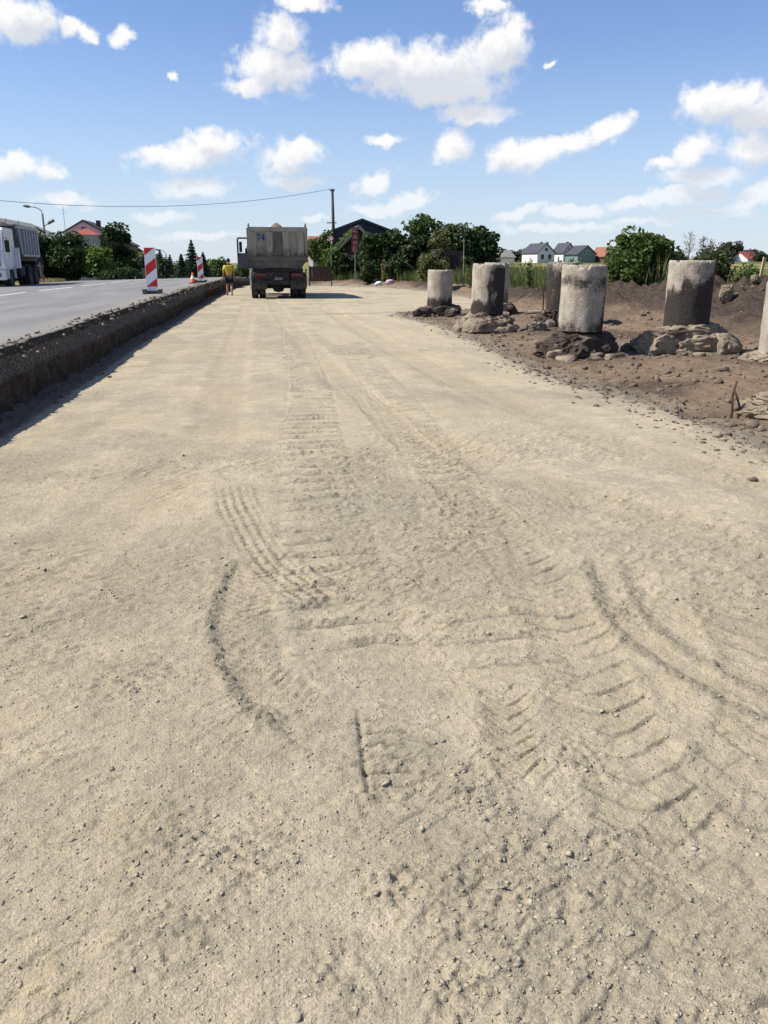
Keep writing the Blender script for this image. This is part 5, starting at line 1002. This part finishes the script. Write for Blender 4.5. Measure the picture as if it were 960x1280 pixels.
house('brick_house', -19.4, 129, -1.2, 3.6, 7, 5.3, .9, 0, M['brown_wall'], M['dark_roof'], 'dark brown brick block right of the pink gabled house behind the tall tree', windows=[(.8, 3.2, .8, 1.2)])
house('barn', -40.5, 138, -1.2, 17, 30, 6.0, 3.6, 0, M['asb_roof'], M['asb_roof'], 'grey barn gable behind the white cab truck', 'barn', windows=[(k * 3.2, 2.2, 1.6, 1.2) for k in (-2, -1, 0, 1, 2)])
T = empty('green_kiosk', (-10.0, 77, -.05), 0, 'small green box kiosk right of the low hedge across the road', 'kiosk'); MB().box(-.5, .5, 0, 1.2, -.3, 1.1).build('wall', M['kiosk'], T); MB().box(-.6, .6, -.1, 1.3, 1.1, 1.18).build('roof', M['asb_roof'], T); MB().box(-.3, .3, -.03, -.002, 0, .9).build('door', M['grey_wall'], T)
# cafe: gable with its shade put into a dark wall colour, over a vine-grown A-frame porch
c = house('cafe_house', 8.45, 69, .2, 4.7, 7.5, 3.72, .82, 0, M['shaded_wall'], M['dark_roof'], 'dark gabled cafe house with sunlit white side wall behind the garden', 'house', windows=[(-1.2, 2.2, .8, .9)], ov=.2)
MB().box(-2.39, -2.352, .02, 7.4, -.4, 3.66).build('side_wall', M['plaster'], c)  # sunward wall stays white; the other walls are coloured dark for shade
T = empty('cafe_porch', (7.75, 64.3, .2), 0, 'steep porch with pale barge board and vines below the dark cafe gable', 'porch'); MB().prism([(-1.7, -.3), (1.6, -.3), (1.6, 2.15), (-.05, 3.75), (-1.7, 2.15)], .6, 4.4).build('wall', M['brown_wall'], T)
MB().bar((-2.05, .12, 1.95), (-.05, .12, 3.92), .10, .16).build('barge_board', M['barge'], T); MB().bar((1.95, .12, 1.95), (-.05, .13, 3.92), .12, .22).build('barge_board', M['barge'], T)
MB().prism([(-2.05, 1.97), (-.05, 3.97), (1.95, 1.97), (1.95, 2.09), (-.05, 4.09), (-2.05, 2.09)], .19, 4.5).build('roof', M['dark_roof'], T); MB().box(-1.0, .2, .55, .59, -.2, 2.0).build('doorway', M['chassis'], T)
for xx in (-1.7, 1.5): MB().box(xx - .06, xx + .06, .13, .25, -.3, 2.1).build('post', M['brown_wall'], T)
r = np.random.default_rng(90); n = 3600; t_ = r.random(n); X_ = 5.70 + t_ * 1.7 + r.normal(0, .12, n); Z_ = 2.15 + t_ * 1.6 + r.normal(0, .14, n); Y_ = 64.45 + r.random(n) * 1.2; P1 = np.stack([X_, Y_, Z_], 1); n2 = 3000; P2 = np.stack([5.45 + r.normal(0, .28, n2) + .25 * r.random(n2), 64.1 + r.normal(0, .25, n2), .15 + 2.4 * r.random(n2)], 1)
T = empty('climbing_vine', (5.5, 64.1, .2), 0, 'bright green vine climbing the left side of the cafe porch', 'vine'); V_, F_ = leaf_quads(np.concatenate([P1, P2]) - np.array([5.5, 64.1, .2]), .11, 91); link('leaves', fast_mesh('leaves', V_, F_), M['leaf_light'], T); MB().tube([(0, 0, -.1), (.05, .05, 1.2), (.3, .3, 2.3), (1.2, .4, 3.2)], [.05, .04, .03, .015], 6).build('stem', M['bark'], T, True)
T = empty('cafe_sign', (6.98, 61.0, .2), 0, 'tall brown sign board with pink letters КАФЕ stacked vertically', 'sign'); MB().tube([(0, .06, -.2), (0, .06, 3.6)], .04, 8).build('pole', M['steel'], T); bd = MB().box(-.24, .24, -.03, .02, 2.05, 3.78).build('board', M['sign_board'], T)
LT = {'К': [((0, 0), (0, 1)), ((0, .5), (.7, 1)), ((0, .5), (.7, 0))], 'А': [((0, 0), (.35, 1)), ((.35, 1), (.7, 0)), ((.15, .33), (.55, .33))], 'Ф': [((.35, 0), (.35, 1)), ((0, .45), (.1, .75)), ((.1, .75), (.6, .75)), ((.6, .75), (.7, .45)), ((.7, .45), (.6, .25)), ((.6, .25), (.1, .25)), ((.1, .25), (0, .45))], 'Е': [((0, 0), (0, 1)), ((0, 1), (.65, 1)), ((0, .5), (.55, .5)), ((0, 0), (.65, 0))]}
for k, ch_ in enumerate('КАФЕ'):
    q = MB()
    for (a0, b0), (a1, b1) in LT[ch_]: q.bar((-.13 + a0 * .37, -.045, 3.42 - k * .42 + b0 * .30), (-.13 + a1 * .37, -.045, 3.42 - k * .42 + b1 * .30), .075, .02, up=(0, 1, 0))
    q.build('letter', M['letter'], bd)
house('tiled_house', 7.3, 86, .2, 3.4, 6, 2.5, 1.3, 0, M['grey_wall'], M['old_tile'], 'old house with reddish tiled roof behind the round green tree', ridge='x')
T = empty('speed_limit_sign', (5.36, 62.0, .1), rad(4), 'round white traffic sign with red ring on a post left of the cafe', 'traffic sign'); MB().tube([(0, 0, -.2), (0, 0, 3.45)], .03, 8).build('post', M['steel'], T); pl = MB().lathe([(.001, -.05), (.20, -.05), (.20, -.03), (.001, -.03)], 24, (0, 0, 3.15), 'y').build('disc', M['white_panel'], T); MB().lathe([(.14, -.056), (.21, -.056), (.21, -.0505), (.14, -.0505)], 24, (0, 0, 3.15), 'y', True).build('ring', M['sign_red'], pl)
T = empty('board_fence', (3.72, 60.8, .28), 0, 'dark red board fence beside the vine, just right of the truck', 'fence')
for k in range(9): MB().box(k * .165, k * .165 + .155, -.012, .012, .05, 1.06).build('board', M['fence'], T)
for zz in (.25, .85): MB().box(-.03, 1.5, .014, .06, zz, zz + .07).build('rail', M['fence'], T)
for xx in (-.06, 1.5): MB().box(xx, xx + .07, -.03, .05, -.3, 1.12).build('post', M['fence'], T)
T = empty('dark_shed', (13.25, 57.8, .3), rad(4), 'dark flat-roofed shed among the garden trees behind the olive bush', 'shed'); MB().box(-.85, .85, 0, 2.4, -.3, 2.05).build('wall', M['brown_wall'], T); MB().prism([(-.88, 2.12), (.88, 1.98), (.88, 2.03), (-.88, 2.17)], -.05, 2.45).build('roof', M['dark_roof'], T); MB().box(-.4, .4, -.03, -.002, -.1, 1.8).build('door', M['fence'], T)
tag(MB().tube([(12.45, 51, .2), (12.4, 51, 2.95)], [.025, .02], 8).build('white_post', M['barge'], None), 'thin white post standing before the dark trees right of the shed', 'post')
# far houses on the right
def gz1(x, y): return float(ground_z(np.array([x]), np.array([y]))[0])
for a_ in [('white_house', 76.5, 222, 5.6, 7, 2.6, 2.2, rad(18), 'plaster', 'dark_roof', 'white far house with dark roof and solar panels, left of the green gabled one', [(-1.2, .9, 1, 1.2), (1.2, .9, 1, 1.2), (0, 3.0, .8, .8)], [(1.6, 2, .5), (2.0, 5, .6)], 'y', True), ('white_gabled_house', 83.0, 222, 3.6, 6, 2.7, 2.2, rad(10), 'plaster', 'dark_roof', 'narrow white far house between the solar panel house and the green gable', [(0, 2.5, .8, .9)], [(.9, 3, .5)], 'y', False),
          ('green_house', 85.5, 216, 5.4, 6, 2.2, 2.0, rad(12), 'green_wall', 'dark_roof', 'grey green gabled far house above the pale banded pipe', [(-.8, 2.1, .7, .9), (.6, 2.1, .7, .9)], [], 'y', False), ('brown_house', 91.0, 214, 3.0, 6, 1.8, 2.0, rad(12), 'brown_wall', 'old_tile', 'small brown gabled far house right of the green gable', [(0, .9, .8, .9)], [], 'y', False),
          ('grey_house', 53.0, 182, 5.6, 6, 1.6, 1.4, rad(10), 'plaster', 'asb_roof', 'low far house with grey roof just right of the cafe garden', [(-1, .5, 1, .8)], [(-1.6, 3, .5)], 'x', False), ('farmhouse', 104.0, 224, 5.0, 6, 2.0, 1.9, rad(16), 'grey_wall', 'dark_roof', 'small grey far house left of the bright green bush', [(0, .9, 1, .9)], [], 'x', False),
          ('red_roofed_house', 158.5, 258, 6.6, 6, .9, 2.1, rad(26), 'plaster', 'red_roof', 'far house with bright red roof at the right edge of the skyline', [(1.5, .2, .9, .6)], [], 'x', False)]:
    n_, x, y, w_, d_, hw, hr, rz, wm, rm, lab, wins, ch_, rdg, pn = a_; house(n_, x, y, gz1(x, y), w_, d_, hw, hr, rz, M[wm], M[rm], lab, 'house', wins, ch_, .3, None, rdg, pn)

# ------------------------------------------------------------------ poles, lamps and wires
T = empty('utility_pole', (6.55, 73, .2), 0, 'dark wooden utility pole rising left of the cafe roof', 'utility pole'); MB().tube([(0, 0, -.5), (-.02, 0, 4), (-.05, 0, 7.25)], [.15, .13, .10], 10).build('pole', M['pole_wood'], T, True)
MB().box(-.55, .25, -.06, -.0, 4.55, 4.63).build('crossarm', M['pole_wood'], T); MB().box(-.28, .12, -.14, -.1, 7.05, 7.13).build('top_bracket', M['pole_wood'], T)
for xx, zz in ((-.25, 7.13), (.09, 7.13)): MB().lathe([(.01, 0), (.05, .02), (.03, .06), (.05, .09), (.01, .13)], 8, (xx, -.12, zz)).build('insulator', M['white_plate'], T, True)
A_, B_ = Vector((6.3, 72.9, 7.42)), Vector((-25.5, 51.5, 6.35)); pts = [A_.lerp(B_, k / 40) - Vector((0, 0, 1.62 * 4 * (k / 40) * (1 - k / 40))) for k in range(41)]
tag(MB().tube(pts, .015, 5, False).build('overhead_wire', M['wire'], None), 'single dark wire sagging across the sky from the utility pole', 'wire')
def street_lamp(x, y, z, h, label, arm=1.5, second=False, side=-1):
    T = empty('street_lamp', (x, y, z), 0, label, 'street lamp', 'street lamps along the old road'); MB().tube([(0, 0, -.3), (0, 0, h)], [.14, .10], 10).build('pole', M['concrete_pole'], T, True)
    MB().tube([(0, 0, h - .1), (side * .1, 0, h + .35), (side * arm * .5, 0, h + .62), (side * arm, 0, h + .72)], .045, 8).build('arm', M['steel'], T, True); hd = MB().lathe([(.02, -.42), (.13, -.25), (.15, .1), (.08, .38), (.02, .42)], 12, (0, 0, 0), 'x').build('lamp_head', M['steel'], T, True); hd.location = (side * (arm + .3), 0, h + .74); hd.rotation_euler = (0, rad(10 * -side), 0)
    if second:
        MB().tube([(0, 0, h - 1.3), (.3, 0, h - 1.15), (.5, -.1, h - 1.0)], .04, 7).build('arm', M['steel'], T, True)
        for dx, dz in ((.62, -.95), (.95, -.78)): q = MB().lathe([(.02, -.26), (.14, -.1), (.20, .2), (.17, .24), (.02, .2)], 12).build('floodlight', M['steel'], T, True); q.location = (dx, -.1, h + dz); q.rotation_euler = (0, rad(48), rad(10))
    return T
street_lamp(-22.75, 100, -.2, 6.95, 'street lamp with curved arm and two floodlights behind the white cab truck', 1.25, True); street_lamp(-14.95, 150, -1.3, 4.35, 'distant street lamp just right of the nearest beacon', 1.1); street_lamp(-12.9, 152, -1.3, 3.6, 'second distant street lamp between the beacons', .9, False, 1)
for x, y, h, lab in ((-26.3, 128, 10.2, 'thin antenna mast rising left of the pink gabled house'), (-33.2, 131, 8.6, 'thin short antenna mast on the barn roof left of the street lamp'), (-35.2, 132, 8.9, 'antenna with cross bars on the barn roof left end')):
    T = empty('antenna_mast', (x, y, -1), 0, lab, 'antenna'); MB().tube([(0, 0, 0), (0, 0, h)], [.05, .025], 6).build('mast', M['steel'], T); MB().bar((-.4, 0, h - .9), (.4, 0, h - .9), .03).bar((-.25, 0, h - .5), (.25, 0, h - .5), .03).build('cross_bars', M['steel'], T)
# litter at the garden foot
for x, y, m, sd_, lab in ((8.05, 57.0, 'bag_white', 70, 'whitish plastic bag lying at the garden foot left of the pink one'), (8.75, 56.3, 'bag_pink', 71, 'pink plastic bag lying on the dirt bank below the garden')):
    z = float(soil_z(np.array([x]), np.array([y]))[0][0]); o = blob('plastic_bag', .24, .18, .15, sd_, M[m], None, 3, .35, 2.6, .8, (x, y, z + .12)); tag(o, lab, 'bag')
